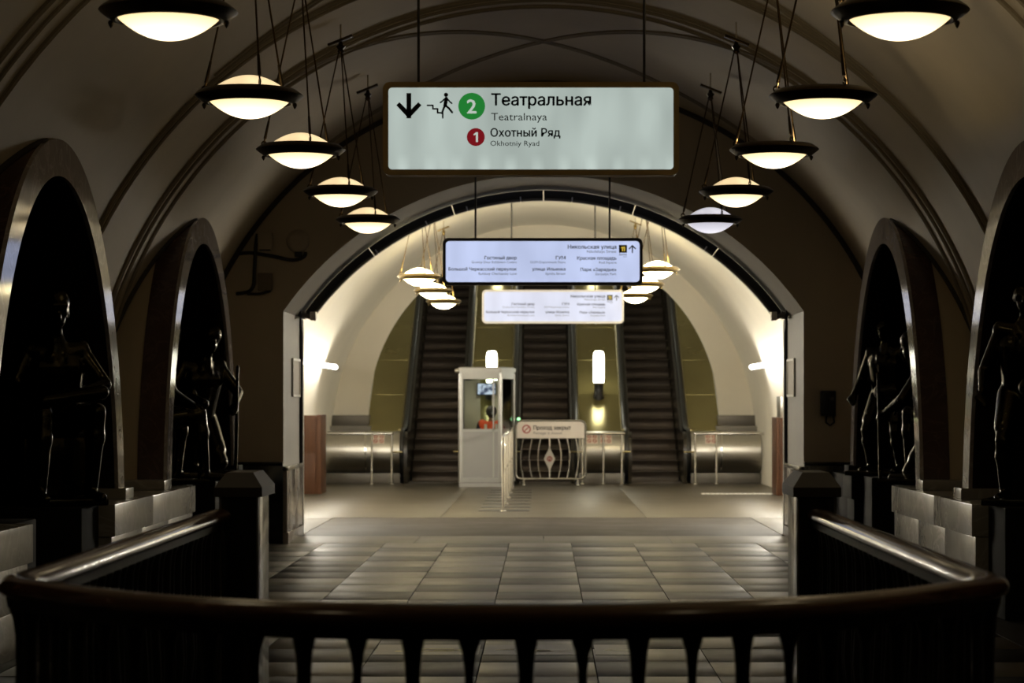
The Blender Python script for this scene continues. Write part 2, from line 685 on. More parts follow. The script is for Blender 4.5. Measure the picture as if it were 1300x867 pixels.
for c in (18.9, 12.3, 5.7):
    root = thing('trim_%d' % (trim_n + 1), (0, c, 4.5), 'group of moulding lines crossing the hall vault between two side arches', 'moulding', kind='structure')
    trim_n += 1
    for dy, r in ((-0.75, .028), (-0.55, .02), (0.95, .028), (1.2, .02), (1.5, .024)):
        th = [pi * (0.06 + 0.88 * i / 60) for i in range(61)]
        P = [(-(R - .005) * cos(t), c + dy, ZC + (R - .005) * sin(t)) for t in th]
        MB().tube(P, r, 6, up=(0, 1, 0)).build('moulding', MOULD, root)
for c in ARCH_Y[1:]:
    root = thing('trim_%d' % (trim_n + 1), (0, c, 5.0), 'pair of diagonal mouldings crossing at the crown of the vault', 'moulding', kind='structure')
    trim_n += 1
    for s_ in (-1, 1):
        for off in (-.05, .05):
            P = []
            for i in range(61):
                x = -2.6 + 5.2 * i / 60
                P.append((x, c + .1 + off + s_ * 2.3 * sin(pi / 2 * x / 2.6)))
            vault_tube(P, .016, MOULD, 'diagonal_moulding', root)

# marble-faced arches along both sides
NEARNESS = {2.5: 'behind the viewer', 9.1: 'beside the stairwell', 15.7: 'nearer visible', 22.3: 'farther visible'}


def ell(t, a, b, yc):
    return (yc + a * cos(t), AZ + b * sin(t))


def arch(yc, sgn):
    global trim_n
    trim_n += 1
    n = 72
    t0 = math.asin((0.8 - AZ) / AB)
    ts = [t0 + (pi - 2 * t0) * i / n for i in range(n + 1)]
    side = 'left' if sgn < 0 else 'right'

    def strip(a0, b0, x0, a1, b1, x1):
        vs, fs = [], []
        for t in ts:
            y, z = ell(t, a0, b0, yc)
            vs.append((sgn * x0, y, z))
            y, z = ell(t, a1, b1, yc)
            vs.append((sgn * x1, y, z))
        for i in range(n):
            fs.append((2 * i, 2 * i + 2, 2 * i + 3, 2 * i + 1))
        return vs, fs
    ai, bi = AA - .25, AB - .25
    root = MB()
    root.add(*strip(AA, AB, AX, ai, bi, AX))          # polished front
    root.add(*strip(ai, bi, AX, ai, bi, AX + .03))    # inner edge
    root.add(*strip(AA, AB, AX, AA, AB, AX + .03))
    o = root.build('trim_%d' % trim_n, MARBLE_RING, org=(sgn * AX, yc, 0.8))
    tag(o, 'polished marble arch frame on the %s side of the hall, %s' % (side, NEARNESS[yc]), 'arch', kind='structure')
    MB().add(*strip(AA, AB, AX + .03, AA, AB, AX + .26)).build('marble_return', MARBLE_RED, o)
    MB().add(*strip(AA - .01, AB - .01, AX + .26, AA - .01, AB - .01, AX + .80)).build('plaster_return', PLASTER, o)
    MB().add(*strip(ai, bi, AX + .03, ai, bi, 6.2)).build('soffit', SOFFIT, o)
    P = []
    for t in ts:
        y, z = ell(t, AA, AB, yc)
        if z > ZC:
            x = sqrt(max(0.0, R * R - (z - ZC) ** 2))
            P.append((sgn * (max(x, AX + .06) - .01), y, z))
    MB().tube(P, .028, 6, up=(1, 0, 0)).build('junction_line', DARKLINE, o)  # thin dark line along the edge where return meets vault
    return o


for yc in ARCH_Y:
    for sgn in (-1, 1):
        arch(yc, sgn)

# stone plinths between the arches
PL = [(3.7, 7.55, 'at the near edge of the stairwell'), (10.25, 14.15, 'beside the stairwell end'), (16.85, 20.75, 'between the two visible arches'), (23.45, 25.12, 'against the end wall')]
blk = MB().box(0, 1, 0, 1, 0, 1, .012)


def plinth(y0, y1, sgn, where):
    side = 'left' if sgn < 0 else 'right'
    t = thing('stone_plinth', (sgn * 3.6, (y0 + y1) / 2, 0), '%s marble plinth on the %s side, %s' % ('black' if y0 > 23 else 'grey', side, where), 'plinth', 'marble plinths under the arches')

    stone = VOID if y0 > 23 else PLINTH

    def b(name, xa, xb, ya, yb, za, zb):
        return MB().box(*sorted((sgn * xa, sgn * xb)), ya, yb, za, zb, .008).build(name, stone, t)
    L = y1 - y0
    # top course: two long slabs, proud of the lower ones
    for i, (f0, f1) in enumerate(((0, .42), (.42, 1))):
        b('stone_block', 3.16, 3.9, y0 + L * f0 + .004, y0 + L * f1 - .004, .56, .80)
    for i in range(3):
        b('stone_block', 3.19, 3.9, y0 + .02 + (L - .04) * i / 3 + .004, y0 + .02 + (L - .04) * (i + 1) / 3 - .004, .285, .556)
    for i in range(3):
        f0, f1 = (0, .26, .7)[i], (.26, .7, 1)[i]
        b('stone_block', 3.20, 3.9, y0 + .02 + (L - .04) * f0 + .004, y0 + .02 + (L - .04) * f1 - .004, .0, .281)
    # deep back part inside the arches
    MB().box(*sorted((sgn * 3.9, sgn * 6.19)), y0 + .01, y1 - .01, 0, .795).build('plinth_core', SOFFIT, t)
    # black pedestals for the statues, standing out into the arches
    for (ya, yb) in (((y0 - .62, y0 - .004), (y1 + .004, y1 + .62)) if L > 3 else ((y0 - .62, y0 - .004),)):
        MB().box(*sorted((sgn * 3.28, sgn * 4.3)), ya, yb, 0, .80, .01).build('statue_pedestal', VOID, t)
    # small blocks that carry the feet of the arch frames
    for y in ((y0 + 1.05, y1 - 1.05) if L > 3 else (y0 + 1.0,)):
        MB().box(*sorted((sgn * 3.24, sgn * 3.62)), y - .17, y + .17, .80, .885, .01).build('foot_block', stone, t)
    return t


for (y0, y1, wh) in PL:
    for sgn in (-1, 1):
        plinth(y0, y1, sgn, wh)

# end wall with the wide arched passage
PW, PZS, PZT = 2.87, 2.56, 4.07
PR = (PW ** 2 + (PZT - PZS) ** 2) / (2 * (PZT - PZS))
PCZ = PZT - PR
pa = math.asin(PW / PR)


def passage_pts(grow=0.0, n=48):
    pts = [(-PW - grow, 0.0), (-PW - grow, PZS * .5)]
    for i in range(n + 1):
        a = -pa + 2 * pa * i / n
        pts.append(((PR + grow) * sin(a), PCZ + (PR + grow) * cos(a)))
    return pts + [(PW + grow, PZS * .5), (PW + grow, 0.0)]


inner = passage_pts()
nI = len(inner)
outer = [(-6.4, 0.0), (-6.4, 2.0)]
for i in range(49):
    a = radians(-62 + 124 * i / 48)
    outer.append((7.25 * sin(a), -.6 + 7.25 * cos(a)))
outer += [(6.4, 2.0), (6.4, 0.0)]
mb = MB()
vs = []
for y in (Y_END, 27.1):
    vs += [(x, y, z) for x, z in inner] + [(x, y, z) for x, z in outer]
fs = []
for i in range(nI - 1):
    fs += [(i, i + 1, nI + i + 1, nI + i), (2 * nI + i, 3 * nI + i, 3 * nI + i + 1, 2 * nI + i + 1)]
mb.add(vs, fs)
endwall = mb.build('wall_end', ENDPLASTER, org=(0, Y_END, 0))
tag(endwall, 'dark beige end wall of the hall with the wide arched passage', 'wall', kind='structure')
mb = MB()
vs, fs = [], []
for y in (Y_END - .001, 27.101):
    vs += [(x, y, z) for x, z in inner]
for i in range(nI - 1):
    fs.append((i, i + 1, nI + i + 1, nI + i))
mb.add(vs, fs).build('passage_reveal', REVEAL, endwall)
# dark corner moulding where the end wall meets the vault
P = [(-(R - .02) * cos(pi * (.08 + .84 * i / 60)), Y_END - .02, ZC + (R - .02) * sin(pi * (.08 + .84 * i / 60))) for i in range(61)]
MB().tube(P, .035, 6, up=(0, 1, 0)).build('corner_moulding', DARKLINE, endwall)
for sgn in (-1, 1):
    # black wainscot on the face, polished stone inside the passage
    MB().box(*sorted((sgn * 3.95, sgn * (PW + .0))), Y_END - .05, Y_END, 0, .86, .006).build('wainscot_slab', MARBLE_BLACK, endwall)
    MB().box(*sorted((sgn * 3.95, sgn * (PW - .0))), Y_END - .065, Y_END, .86, .90, .006).build('wainscot_cap', MARBLE_BLACK, endwall)
    for (ya, yb) in ((25.15, 25.95), (25.96, 26.72)):
        MB().box(*sorted((sgn * (PW - .05), sgn * PW)), ya, yb, 0.13, .80, .006).build('marble_slab', MARBLE_RING, endwall)
    MB().box(*sorted((sgn * (PW - .065), sgn * PW)), 25.13, 26.74, 0, .125, .006).build('marble_base', MARBLE_RING, endwall)
    MB().box(*sorted((sgn * (PW - .06), sgn * PW)), 25.13, 26.74, .805, .85, .006).build('steel_edge', CHROME, endwall)
    MB().box(*sorted((sgn * (PW - .04), sgn * PW)), 26.86, 26.92, 0, PZS - .03).build('gate_groove', BLACK, endwall)
    MB().box(*sorted((sgn * (PW - .03), sgn * PW)), 26.95, 27.1, 0, PZS - .03, .004).build('gate_guide', STEEL, endwall)

# ---- escalator hall beyond the passage
R2, ZC2, Y2 = 4.2, 0.9, 45.5
mb = MB()
nt = 96
pts = [(-R2, 0.0)] + [(-R2 * cos(pi * i / nt), ZC2 + R2 * sin(pi * i / nt)) for i in range(nt + 1)] + [(R2, 0.0)]
k = len(pts)
ys = [27.1 + (Y2 - 27.1) * j / 12 for j in range(13)]
mb.add([(x, y, z) for y in ys for x, z in pts],
       [(j * k + i, j * k + i + 1, (j + 1) * k + i + 1, (j + 1) * k + i) for j in range(12) for i in range(k - 1)])
o = mb.build('ceiling_escalator_hall', FARPLASTER, org=(0, 36, 0), angle=60)
tag(o, 'bright cream barrel vault of the escalator hall beyond the passage', 'vault', kind='structure')
R3, ZC3 = 3.485, 1.28
mb = MB()
vs, fs = [], []
for i in range(nt + 1):
    a = pi * i / nt
    vs += [(-R3 * cos(a), Y2, ZC3 + R3 * sin(a)), (-(R2 + .02) * cos(a), Y2, ZC2 + (R2 + .02) * sin(a))]
for i in range(nt):
    fs.append((2 * i, 2 * i + 2, 2 * i + 3, 2 * i + 1))
n0 = len(vs)
for sgn in (-1, 1):
    n0 = len(vs)
    vs += [(sgn * R3, Y2, ZC3), (sgn * 4.22, Y2, ZC2), (sgn * 4.22, Y2, 0), (sgn * R3, Y2, 0)]
    fs.append((n0, n0 + 1, n0 + 2, n0 + 3))
o = mb.add(vs, fs).build('wall_escalator_portal', FARPLASTER, org=(0, Y2, 0))
tag(o, 'cream end wall around the round escalator tunnel mouth', 'wall', kind='structure')
mb = MB()
ys = [Y2 + 18 * j / 9 for j in range(10)]
T30 = math.tan(radians(30))
tp = [(-R3, -1.2)] + [(-R3 * cos(pi * i / nt), R3 * sin(pi * i / nt)) for i in range(nt + 1)] + [(R3, -1.2)]
k = len(tp)
mb.add([(x, y, ZC3 + z + (y - Y2) * T30) for y in ys for x, z in tp],
       [(j * k + i, j * k + i + 1, (j + 1) * k + i + 1, (j + 1) * k + i) for j in range(9) for i in range(k - 1)])
o = mb.build('ceiling_tunnel', FARPLASTER, org=(0, Y2, 0), angle=60)
tag(o, 'sloping round vault of the escalator tunnel', 'vault', kind='structure')
o = MB().box(-4, 4, 63.5, 63.6, 5, 16).build('wall_tunnel_top', FARPLASTER)
tag(o, 'wall at the far upper end of the escalator tunnel', 'wall', kind='structure')

# ---- floors
HX0, HX1, HY0, HY1 = -1.47, 1.23, 6.0, 11.0     # stairwell opening
mb = MB()
for (a, b, c, d) in ((-6.4, 6.4, Y_BACK, 5.6), (-6.4, HX0, 5.6, HY1), (HX1, 6.4, 5.6, HY1), (-6.4, 6.4, HY1, 27.1), (-4.3, 4.3, 27.1, 46.0)):
    mb.box(a, b, c, d, -.3, -.03)
floor = mb.build('floor', GROUT, org=(0, 0, 0))
tag(floor, 'polished station floor laid in a light and dark chequer', 'floor', kind='structure')
TP, TR = 0.683, 0.725
tiles = []
tmesh = MB().box(-TP / 2 + .003, TP / 2 - .003, -TR / 2 + .003, TR / 2 - .003, 0, .03, .003)
tl = tmesh.build('tile', TILE_L, floor, org=(0, 0, 0))
td = tmesh.build('tile', TILE_D, floor, org=(0, 0, 0))
first = {0: tl, 1: td}
used = set()
for r_ in range(0, 30):
    for c in range(9):
        x = -3.11 + TP * (c + .5)
        y = 25.25 - TR * (r_ + .5)
        if HX0 - .30 < x < HX1 + .30 and 5.3 < y < HY1 + .02:
            continue
        if y < 4.2:
            continue
        p = (c + r_) % 2
        if random.random() < .03:
            p = 1 - p
        z = -.03 + random.uniform(-.0015, .0012)
        if p not in used:
            used.add(p)
            first[p].location = (x, y, z)
        else:
            o = inst(first[p], 'tile', floor, (x, y, z), (random.uniform(-.0003, .0003), random.uniform(-.0005, .0005), 0))
# stone margin strips and stairwell kerb
for sgn in (-1, 1):
    xa = -3.12 if sgn < 0 else 3.045
    MB().box(min(xa, sgn * 6.2), max(xa, sgn * 6.2), Y_BACK, Y_END, -.03, -.001).build('margin_slab', STEELFLOOR, floor)
MB().box(-3.11, 3.04, Y_BACK, 4.2, -.03, -.001).build('rear_slab', TILE_D, floor)
for (a, b, c, d) in ((HX0 - .29, HX0, 5.3, HY1), (HX1, HX1 + .29, 5.3, HY1), (HX0 - .29, HX1 + .29, HY1, HY1 + .30), (HX0, HX1, 5.3, 6.0)):
    MB().box(a, b, c, d, -.03, -.002, .002).build('kerb_slab', TILE_D, floor)
for i in range(4):
    xa = -PW + i * PW / 2
    MB().box(xa + .003, xa + PW / 2 - .003, 25.26, 26.6, -.03, 0, .003).build('threshold_slab', SLABBAND, floor)
MB().box(-2.84, 2.80, 26.61, 30.9, -.03, -.004, .002).build('steel_threshold', STEELFLOOR, floor)
for (a, b) in ((-4.2, -2.845), (2.805, 4.2)):
    MB().box(a, b, 26.9, 30.9, -.03, -.001, .002).build('side_slab', SLAB, floor)
for i in range(3):
    MB().box(-4.2 + 2.8 * i + .002, -4.2 + 2.8 * (i + 1) - .002, 30.905, 45.6, -.03, 0, .002).build('landing_slab', SLAB, floor)
# stairs going down in the well
st = thing('staircase', ((HX0 + HX1) / 2, HY1, 0), 'dark stone staircase going down inside the railed stairwell', 'staircase', kind='structure')
for i in range(14):
    MB().box(HX0 + .02, HX1 - .02, HY1 - .34 * (i + 1), HY1 - .34 * i + .02, -.165 * (i + 1) - .17, -.165 * (i + 1)).build('stair_step', PLINTH, st)
for x in (HX0, HX1):
    MB().box(x - .02, x + .02, 5.9, HY1, -3, -.03).build('well_wall', PLINTH, st)
MB().box(HX0, HX1, 5.9, 6.0, -3, -.03).build('well_wall', PLINTH, st)

# worn dark stickers on the floor in front of the stairs
STK = mat('worn_dark_sticker', (0.045, 0.026, 0.018), 0.4, var=0.4, scale=9)
STKY = mat('worn_yellow_print', (0.42, 0.36, 0.12), 0.5, var=0.5, scale=30)
STKW = mat('worn_white_print', (0.5, 0.48, 0.42), 0.5, var=0.4, scale=30)
for (xa, xb, m_, lab, marks) in (
        (-1.05, -.40, STKY, 'worn dark floor sticker with yellow scuffed stripes, leftmost of three', ((.12, .5, .35, .06), (.16, .5, .55, .05), (.36, .62, .45, .05))),
        (-.37, .28, STKW, 'worn reddish floor sticker with small pale patches, middle of three', ((.06, .2, .5, .08), (.28, .42, .4, .14), (.30, .55, .35, .04))),
        (.32, .64, STKW, 'worn dark floor sticker with a pale slash, rightmost of three', ((.05, .28, .45, .05), (.22, .31, .55, .16)))):
    o = MB().box(xa, xb, 14.02, 14.6, -.002, .0025).build('floor_sticker', STK)
    tag(o, lab, 'sticker', 'worn floor stickers before the stairs')
    for (a, b, f, h_) in marks:
        y = 14.02 + .58 * f
        MB().add([(xa + a, y - h_ / 2, .0032), (xa + b, y - h_ / 3, .0032), (xa + b - .02, y + h_ / 2, .0032), (xa + a + .015, y + h_ / 3, .0032)], [(0, 1, 2, 3)]).build('worn_print', m_, o, recalc=False)

# ================================================================== HANGING DISH LAMPS
BOWL = bowl_glow('lamp_bowl_glass', (1.0, 0.80, 0.50), (1.15, .86, .42), L_BOWL)
DOME = glow('lamp_dome_glass', (1.0, 0.74, 0.40), L_DOME, var=0.25, scale=4)
DOMEC = glow('lamp_dome_glass_cool', (0.86, 0.84, 0.92), L_DOME * .75, var=0.2, scale=4)
BOWLC = bowl_glow('lamp_bowl_glass_cool', (0.92, 0.90, 1.0), (.55, .54, .62), 1.0)
BULB = glow('bare_bulb', (1.0, 0.80, 0.50), L_BULB)
BOWLF = bowl_glow('far_lamp_bowl', (1.0, 0.84, 0.46), (2.6, 2.1, .95), L_FAR)
DOMEF = glow('far_lamp_dome', (1.0, 0.82, 0.42), L_FAR * .45, var=0.15)
ZL = 3.32      # lamp ring height
ZM = 4.52      # hub height


def lamp_proto(metal, bowl, dome, open_top=False):
    root = thing('hanging_dish_lamp', (0, 0, 0))
    # wedge-edged bronze ring
    MB().lathe([(.225, -.032), (.238, -.044), (.260, -.041), (.304, -.008), (.313, .001), (.306, .010), (.272, .034), (.24, .038), (.222, .030)], n=56, closed=True).build('ring', metal, root)
    for i in range(3):
        a = radians((3, 95, 178)[i])
        MB().lathe([(.0, -.075), (.008, -.065), (.014, -.05), (.01, -.04), (.0, -.038)], (.262 * cos(a), .262 * sin(a), 0), 8).build('finial', metal, root)
    n = 14
    prof = [(.230 * i / n, -.030 - .100 * (1 - (i / n) ** 2.1)) for i in range(n + 1)]
    MB().lathe(prof + [(.226, -.024)], n=48).build('glass_bowl', bowl, root)
    if open_top:
        MB().lathe([(0.0, -.030), (.222, -.030), (.222, -.022), (0, -.022)], n=40).build('reflector_plate', WHITE, root)
        bo = MB().ball((-.03, .02, .014), .028, 14, 10).build('bulb', BULB, root)
        MB().cyl((-.03, .02, -.022), (-.03, .02, -.012), .016).build('socket', WHITE, bo)
    else:
        prof = [(.226, .024)] + [(.226 * (1 - i / n), .026 + .094 * (1 - (1 - i / n) ** 2.0)) for i in range(n)] + [(0, .120)]
        MB().lathe(prof, n=48).build('glass_dome', dome, root)
    dz = ZM - ZL
    for i in range(3):
        a = radians(-70 + 120 * i)
        p0 = Vector((.268 * cos(a), .268 * sin(a), .05))
        p1 = Vector((.018 * cos(a), .018 * sin(a), dz - .03))
        rd = MB().tube([p0, p0.lerp(p1, .5), p1], .0062, 6, up=(.3, .9, .1)).build('rod', ROD, root)
        MB().cyl(p0.lerp(p1, .03), p0.lerp(p1, .14), .011, .008, 8).build('turnbuckle', metal, rd)
        MB().tube([p0 + Vector((cos(t) * .017 * cos(a), cos(t) * .017 * sin(a), -.002 + sin(t) * .017)) for t in [2 * pi * q / 10 for q in range(10)]], .005, 6, closed=True, up=(-sin(a), cos(a), .01)).build('hook', metal, rd)
    MB().lathe([(0, -.05), (.012, -.045), (.03, -.03), (.022, -.01), (.04, .015), (.02, .03), (.012, .06), (.0, .06)], (0, 0, dz), 14).build('hub', metal, root)
    return root


def bracket(root, sgn, metal):
    a = -sgn * .38
    mb = MB().box(-.11, .11, -.035, .035, .0, .022, .004)
    rot = Matrix.Rotation(-a, 4, 'Y')
    mb.v = [rot @ v + Vector((0, 0, ZM - ZL + .055)) for v in mb.v]
    mb.build('ceiling_bracket', metal, root)
    MB().cyl((0, 0, ZM - ZL + .03), (sgn * 0.0, 0, ZM - ZL + .22), .007).build('drop_stem', PLASTER, root)


def make_lamp(sgn, metal, bowl, dome, open_top):
    r_ = lamp_proto(metal, bowl, dome, open_top)
    bracket(r_, sgn, metal)
    return r_


ORDER = ['nearest', 'second', 'third', 'fourth', 'fifth']
lamps_y = [10.35, 13.2, 16.0, 19.15, 22.1]
pL = make_lamp(-1, LAMP_METAL, BOWL, DOME, False)
pR = make_lamp(1, LAMP_METAL, BOWL, DOME, False)
pRo = make_lamp(1, LAMP_METAL, BOWL, DOME, True)
pRc = make_lamp(1, LAMP_METAL, BOWLC, DOMEC, False)
pFL = make_lamp(-1, LAMP_BRASS, BOWLF, DOMEF, False)
pFR = make_lamp(1, LAMP_BRASS, BOWLF, DOMEF, False)
protos_used = set()


def put_lamp(proto, x, y, z, rz, label, group):
    if proto.name in protos_used:
        o = copy_tree(proto)
    else:
        protos_used.add(proto.name)
        o = proto
    o.location = (x, y, z)
    o.rotation_euler = (0, 0, 0)
    tag(o, label, 'lamp', group)
    return o


for i, y in enumerate(lamps_y):
    put_lamp(pL, -1.70, y, ZL, 0, '%s hanging dish lamp of the left row, dark bronze ring with glowing glass' % ORDER[i], 'dish lamps along the hall')
    p = pRo if i < 3 else (pR if i == 3 else pRc)
    extra = ('open top without a glass dome', 'open top without a glass dome', 'open top without a glass dome', 'warm glass dome', 'dimmer bluish white glass')[i]
    put_lamp(p, 1.615, y, ZL, 0, '%s hanging dish lamp of the right row, %s' % (ORDER[i], extra), 'dish lamps along the hall')
for i, y in enumerate((7.5, 4.6)):
    put_lamp(pL, -1.70, y, ZL, 0, '%s lamp overhead near the viewer on the left' % ('first', 'second')[i], 'dish lamps along the hall')
    put_lamp(pRo, 1.615, y, ZL, 0, '%s lamp overhead near the viewer on the right' % ('first', 'second')[i], 'dish lamps along the hall')
for i, y in enumerate((32.0, 36.0, 39.8)):
    wrd = ('nearest', 'middle', 'farthest')[i]
    put_lamp(pFL, -1.74, y, ZL, 0, '%s of three brass dish lamps left of the bluish signs' % wrd, 'brass dish lamps in the escalator hall')
    put_lamp(pFR, 1.60, y, ZL + .1, 0, '%s of three brass dish lamps right of the bluish signs' % wrd, 'brass dish lamps in the escalator hall')


# ================================================================== SIGNS
def sign_face(name, col, base, amount, s_):
    m = bpy.data.materials.new(name)
    m.use_nodes = True
    N, Lk = m.node_tree.nodes, m.node_tree.links
    b = N['Principled BSDF']
    b.inputs['Base Color'].default_value = (*base, 1)
    b.inputs['Roughness'].default_value = 0.15
    b.inputs['Emission Color'].default_value = (*col, 1)
    tc = N.new('ShaderNodeTexCoord')
    mp = N.new('ShaderNodeMapping')
    mp.inputs['Scale'].default_value = (1.0 / s_, 1, .35 / s_)
    nz = N.new('ShaderNodeTexNoise')
    nz.inputs['Scale'].default_value = 5.5
    nz.inputs['Detail'].default_value = 1.5
    Lk.new(tc.outputs['Object'], mp.inputs[0])
    Lk.new(mp.outputs[0], nz.inputs['Vector'])
    mr = N.new('ShaderNodeMapRange')
    mr.inputs['From Min'].default_value = .3
    mr.inputs['From Max'].default_value = .7
    mr.inputs['To Min'].default_value = 1 - amount
    mr.inputs['To Max'].default_value = 1 + amount
    Lk.new(nz.outputs['Fac'], mr.inputs['Value'])
    # lamps sit along the lower edge of the box: brighter there, in separate spots
    sp_ = N.new('ShaderNodeSeparateXYZ')
    Lk.new(tc.outputs['Object'], sp_.inputs[0])
    lo = N.new('ShaderNodeMapRange')
    lo.inputs['From Min'].default_value = 0.02
    lo.inputs['From Max'].default_value = 0.11
    lo.inputs['To Min'].default_value = .30 if s_ < 1.2 else .05
    lo.inputs['To Max'].default_value = 0
    Lk.new(sp_.outputs['Z'], lo.inputs['Value'])
    wv = N.new('ShaderNodeMath')
    wv.operation = 'SINE'
    fq = N.new('ShaderNodeMath')
    fq.operation = 'MULTIPLY'
    fq.inputs[1].default_value = 46.0
    Lk.new(sp_.outputs['X'], fq.inputs[0])
    Lk.new(fq.outputs[0], wv.inputs[0])
    w2 = N.new('ShaderNodeMapRange')
    w2.inputs['From Min'].default_value = -.2
    Lk.new(wv.outputs[0], w2.inputs['Value'])
    ml = N.new('ShaderNodeMath')
    ml.operation = 'MULTIPLY_ADD'
    Lk.new(lo.outputs[0], ml.inputs[0])
    Lk.new(w2.outputs[0], ml.inputs[1])
    Lk.new(mr.outputs[0], ml.inputs[2])
    Lk.new(ml.outputs[0], b.inputs['Emission Strength'])
    return m


def lightbox(name, label, x0, y0, x1, y1, Y, frame_mat, face_mat, fw, rr, depth, rods, rod_r, ztop, group):
    s_ = F / Y
    xa, za = at(x0, y1, Y)
    xb, zb = at(x1, y0, Y)
    cx, cz, W_, H_ = (xa + xb) / 2, (za + zb) / 2, xb - xa, zb - za
    t = thing(name, (cx, Y, za), label, 'sign', group)
    r_ = rr / s_
    f_ = fw / s_
    out = rrect(cx, cz, W_, H_, r_)
    inn = rrect(cx, cz, W_ - 2 * f_, H_ - 2 * f_, max(r_ - f_ * .6, .004))
    frame_ring(MB(), out, inn, Y, Y + depth).build('frame', frame_mat, t)
    MB().prism(inn, Y + .008, Y + depth - .008, 'y').build('light_panel', face_mat, t, smooth=False)
    for px in rods:
        x, _ = at(px, 0, Y)
        rd = MB().cyl((x, Y + depth / 2, zb - .005), (x, Y + depth / 2, ztop(x)), rod_r, n=8).build('hanger_rod', CABLE, t)
        MB().lathe([(0, -.03), (.03, -.03), (.035, -.005), (.03, 0), (0, 0)], (x, Y + depth / 2, ztop(x)), 12).build('ceiling_rose', CABLE, rd)
    return t


S1Y, S2Y, S3Y = 11.6, 24.9, 37.2
vault_top = lambda x: ZC + sqrt(R * R - x * x)
vault2_top = lambda x: ZC2 + sqrt(R2 * R2 - x * x)
FACE1 = sign_face('green_white_lightbox', (0.40, 0.465, 0.43), (0.05, 0.055, 0.05), 0.16, 1.0)
FACE2 = sign_face('blue_white_lightbox', (0.52, 0.59, 0.84), (0.05, 0.05, 0.06), 0.10, 1.6)
FACE3 = sign_face('pale_blue_lightbox', (0.66, 0.69, 0.83), (0.05, 0.05, 0.06), 0.08, 1.6)

s1 = lightbox('direction_sign', 'large hanging lightbox sign with bronze frame and green and red line numbers', 486, 104, 862, 222, S1Y, FRAME1, FACE1, 7, 9, .12, (530.5, 818.5), .007, vault_top, 'hanging lightbox signs')


def T(root, Y, body, px0, px1, ptop, pbase, m, bold=False):
    x0, zb = at(px0, pbase, Y)
    x1, zt = at(px1, ptop, Y)
    lettering(root, body, x0, x1, zb, zt - zb, Y + .005, m, bold)


def disc(root, Y, px, py, pr, m, name, lift=.006):
    x, z = at(px, py, Y)
    r_ = pr * Y / F
    return MB().add([(x + r_ * cos(2 * pi * i / 40), Y + lift, z + r_ * sin(2 * pi * i / 40)) for i in range(40)], [list(range(40))]).build(name, m, root, smooth=False, recalc=False)


def poly(root, Y, pts, m, name, lift=.004):
    v = []
    for p in pts:
        x, z = at(p[0], p[1], Y)
        v.append((x, Y + lift, z))
    return MB().add(v, [list(range(len(v)))]).build(name, m, root, smooth=False, recalc=False)


def stroke(mb, Y, pts, wpx, lift=.005):
    """thick polyline drawn on a sign face as flat quads with round joints"""
    for (a, b) in zip(pts[:-1], pts[1:]):
        dx, dy = b[0] - a[0], b[1] - a[1]
        L = math.hypot(dx, dy) or 1
        nx, ny = -dy / L * wpx / 2, dx / L * wpx / 2
        q = [(a[0] + nx, a[1] + ny), (b[0] + nx, b[1] + ny), (b[0] - nx, b[1] - ny), (a[0] - nx, a[1] - ny)]
        vs_ = []
        for p in q:
            x, z = at(p[0], p[1], Y)
            vs_.append((x, Y + lift, z))
        mb.add(vs_, [(0, 1, 2, 3)])
    for p in pts:
        x, z = at(p[0], p[1], Y)
        r_ = wpx / 2 * Y / F
        mb.add([(x + r_ * cos(2 * pi * i / 10), Y + lift, z + r_ * sin(2 * pi * i / 10)) for i in range(10)], [list(range(10))])
    return mb


T(s1, S1Y, 'Театральная', 623.5, 750.5, 119, 133.6, INK, True)
T(s1, S1Y, 'Teatralnaya', 623.5, 694.5, 143, 152.6, INKG)
T(s1, S1Y, 'Охотный Ряд', 622.5, 711.5, 163, 173.2, INK, True)
T(s1, S1Y, 'Okhotniy Ryad', 622.5, 684.5, 178.4, 185, INKG)
d = disc(s1, S1Y, 598.8, 134.6, 17, GREENDISC, 'line_disc')
T(d, S1Y - .002, '2', 592.5, 605, 126, 143.5, WHITE_LIT, True)
d = disc(s1, S1Y, 604, 173.8, 11.4, REDDISC, 'line_disc')
T(d, S1Y - .002, '1', 601.2, 606.8, 167.5, 180, WHITE_LIT, True)
mb = MB()
v = []
for seg in ([(516, 118), (522, 118), (522, 150), (516, 150)], [(503, 133.5), (507, 129.5), (521, 143.5), (519, 150.5)], [(535, 133.5), (531, 129.5), (517, 143.5), (519, 150.5)]):
    mb.add([(at(p[0], p[1], S1Y)[0], S1Y + .005, at(p[0], p[1], S1Y)[1]) for p in seg], [(0, 1, 2, 3)])
mb.build('down_arrow', INK, s1, smooth=False, recalc=False)
mb = MB()
stroke(mb, S1Y, [(542.5, 133.6), (549.5, 133.6), (549.5, 138), (555.5, 138), (555.5, 143), (562, 143), (562, 149.5)], 2.0)
mb.build('stair_pictogram', INK, s1, smooth=False, recalc=False)
mb = MB()
stroke(mb, S1Y, [(566.5, 125), (565, 134)], 4.6)
stroke(mb, S1Y, [(564.5, 134), (561, 143.5)], 2.6)
stroke(mb, S1Y, [(566, 134), (570, 137.5), (574, 142.5)], 2.6)
stroke(mb, S1Y, [(565, 125), (560.5, 129), (559, 130)], 1.9)
stroke(mb, S1Y, [(568, 125.5), (571, 129), (573.5, 131)], 1.9)
x, z = at(566.2, 120.2, S1Y)
mb.add([(x + 2.7 * S1Y / F * cos(2 * pi * i / 16), S1Y + .005, z + 2.7 * S1Y / F * sin(2 * pi * i / 16)) for i in range(16)], [list(range(16))])
mb.build('walking_figure_pictogram', INK, s1, smooth=False, recalc=False)


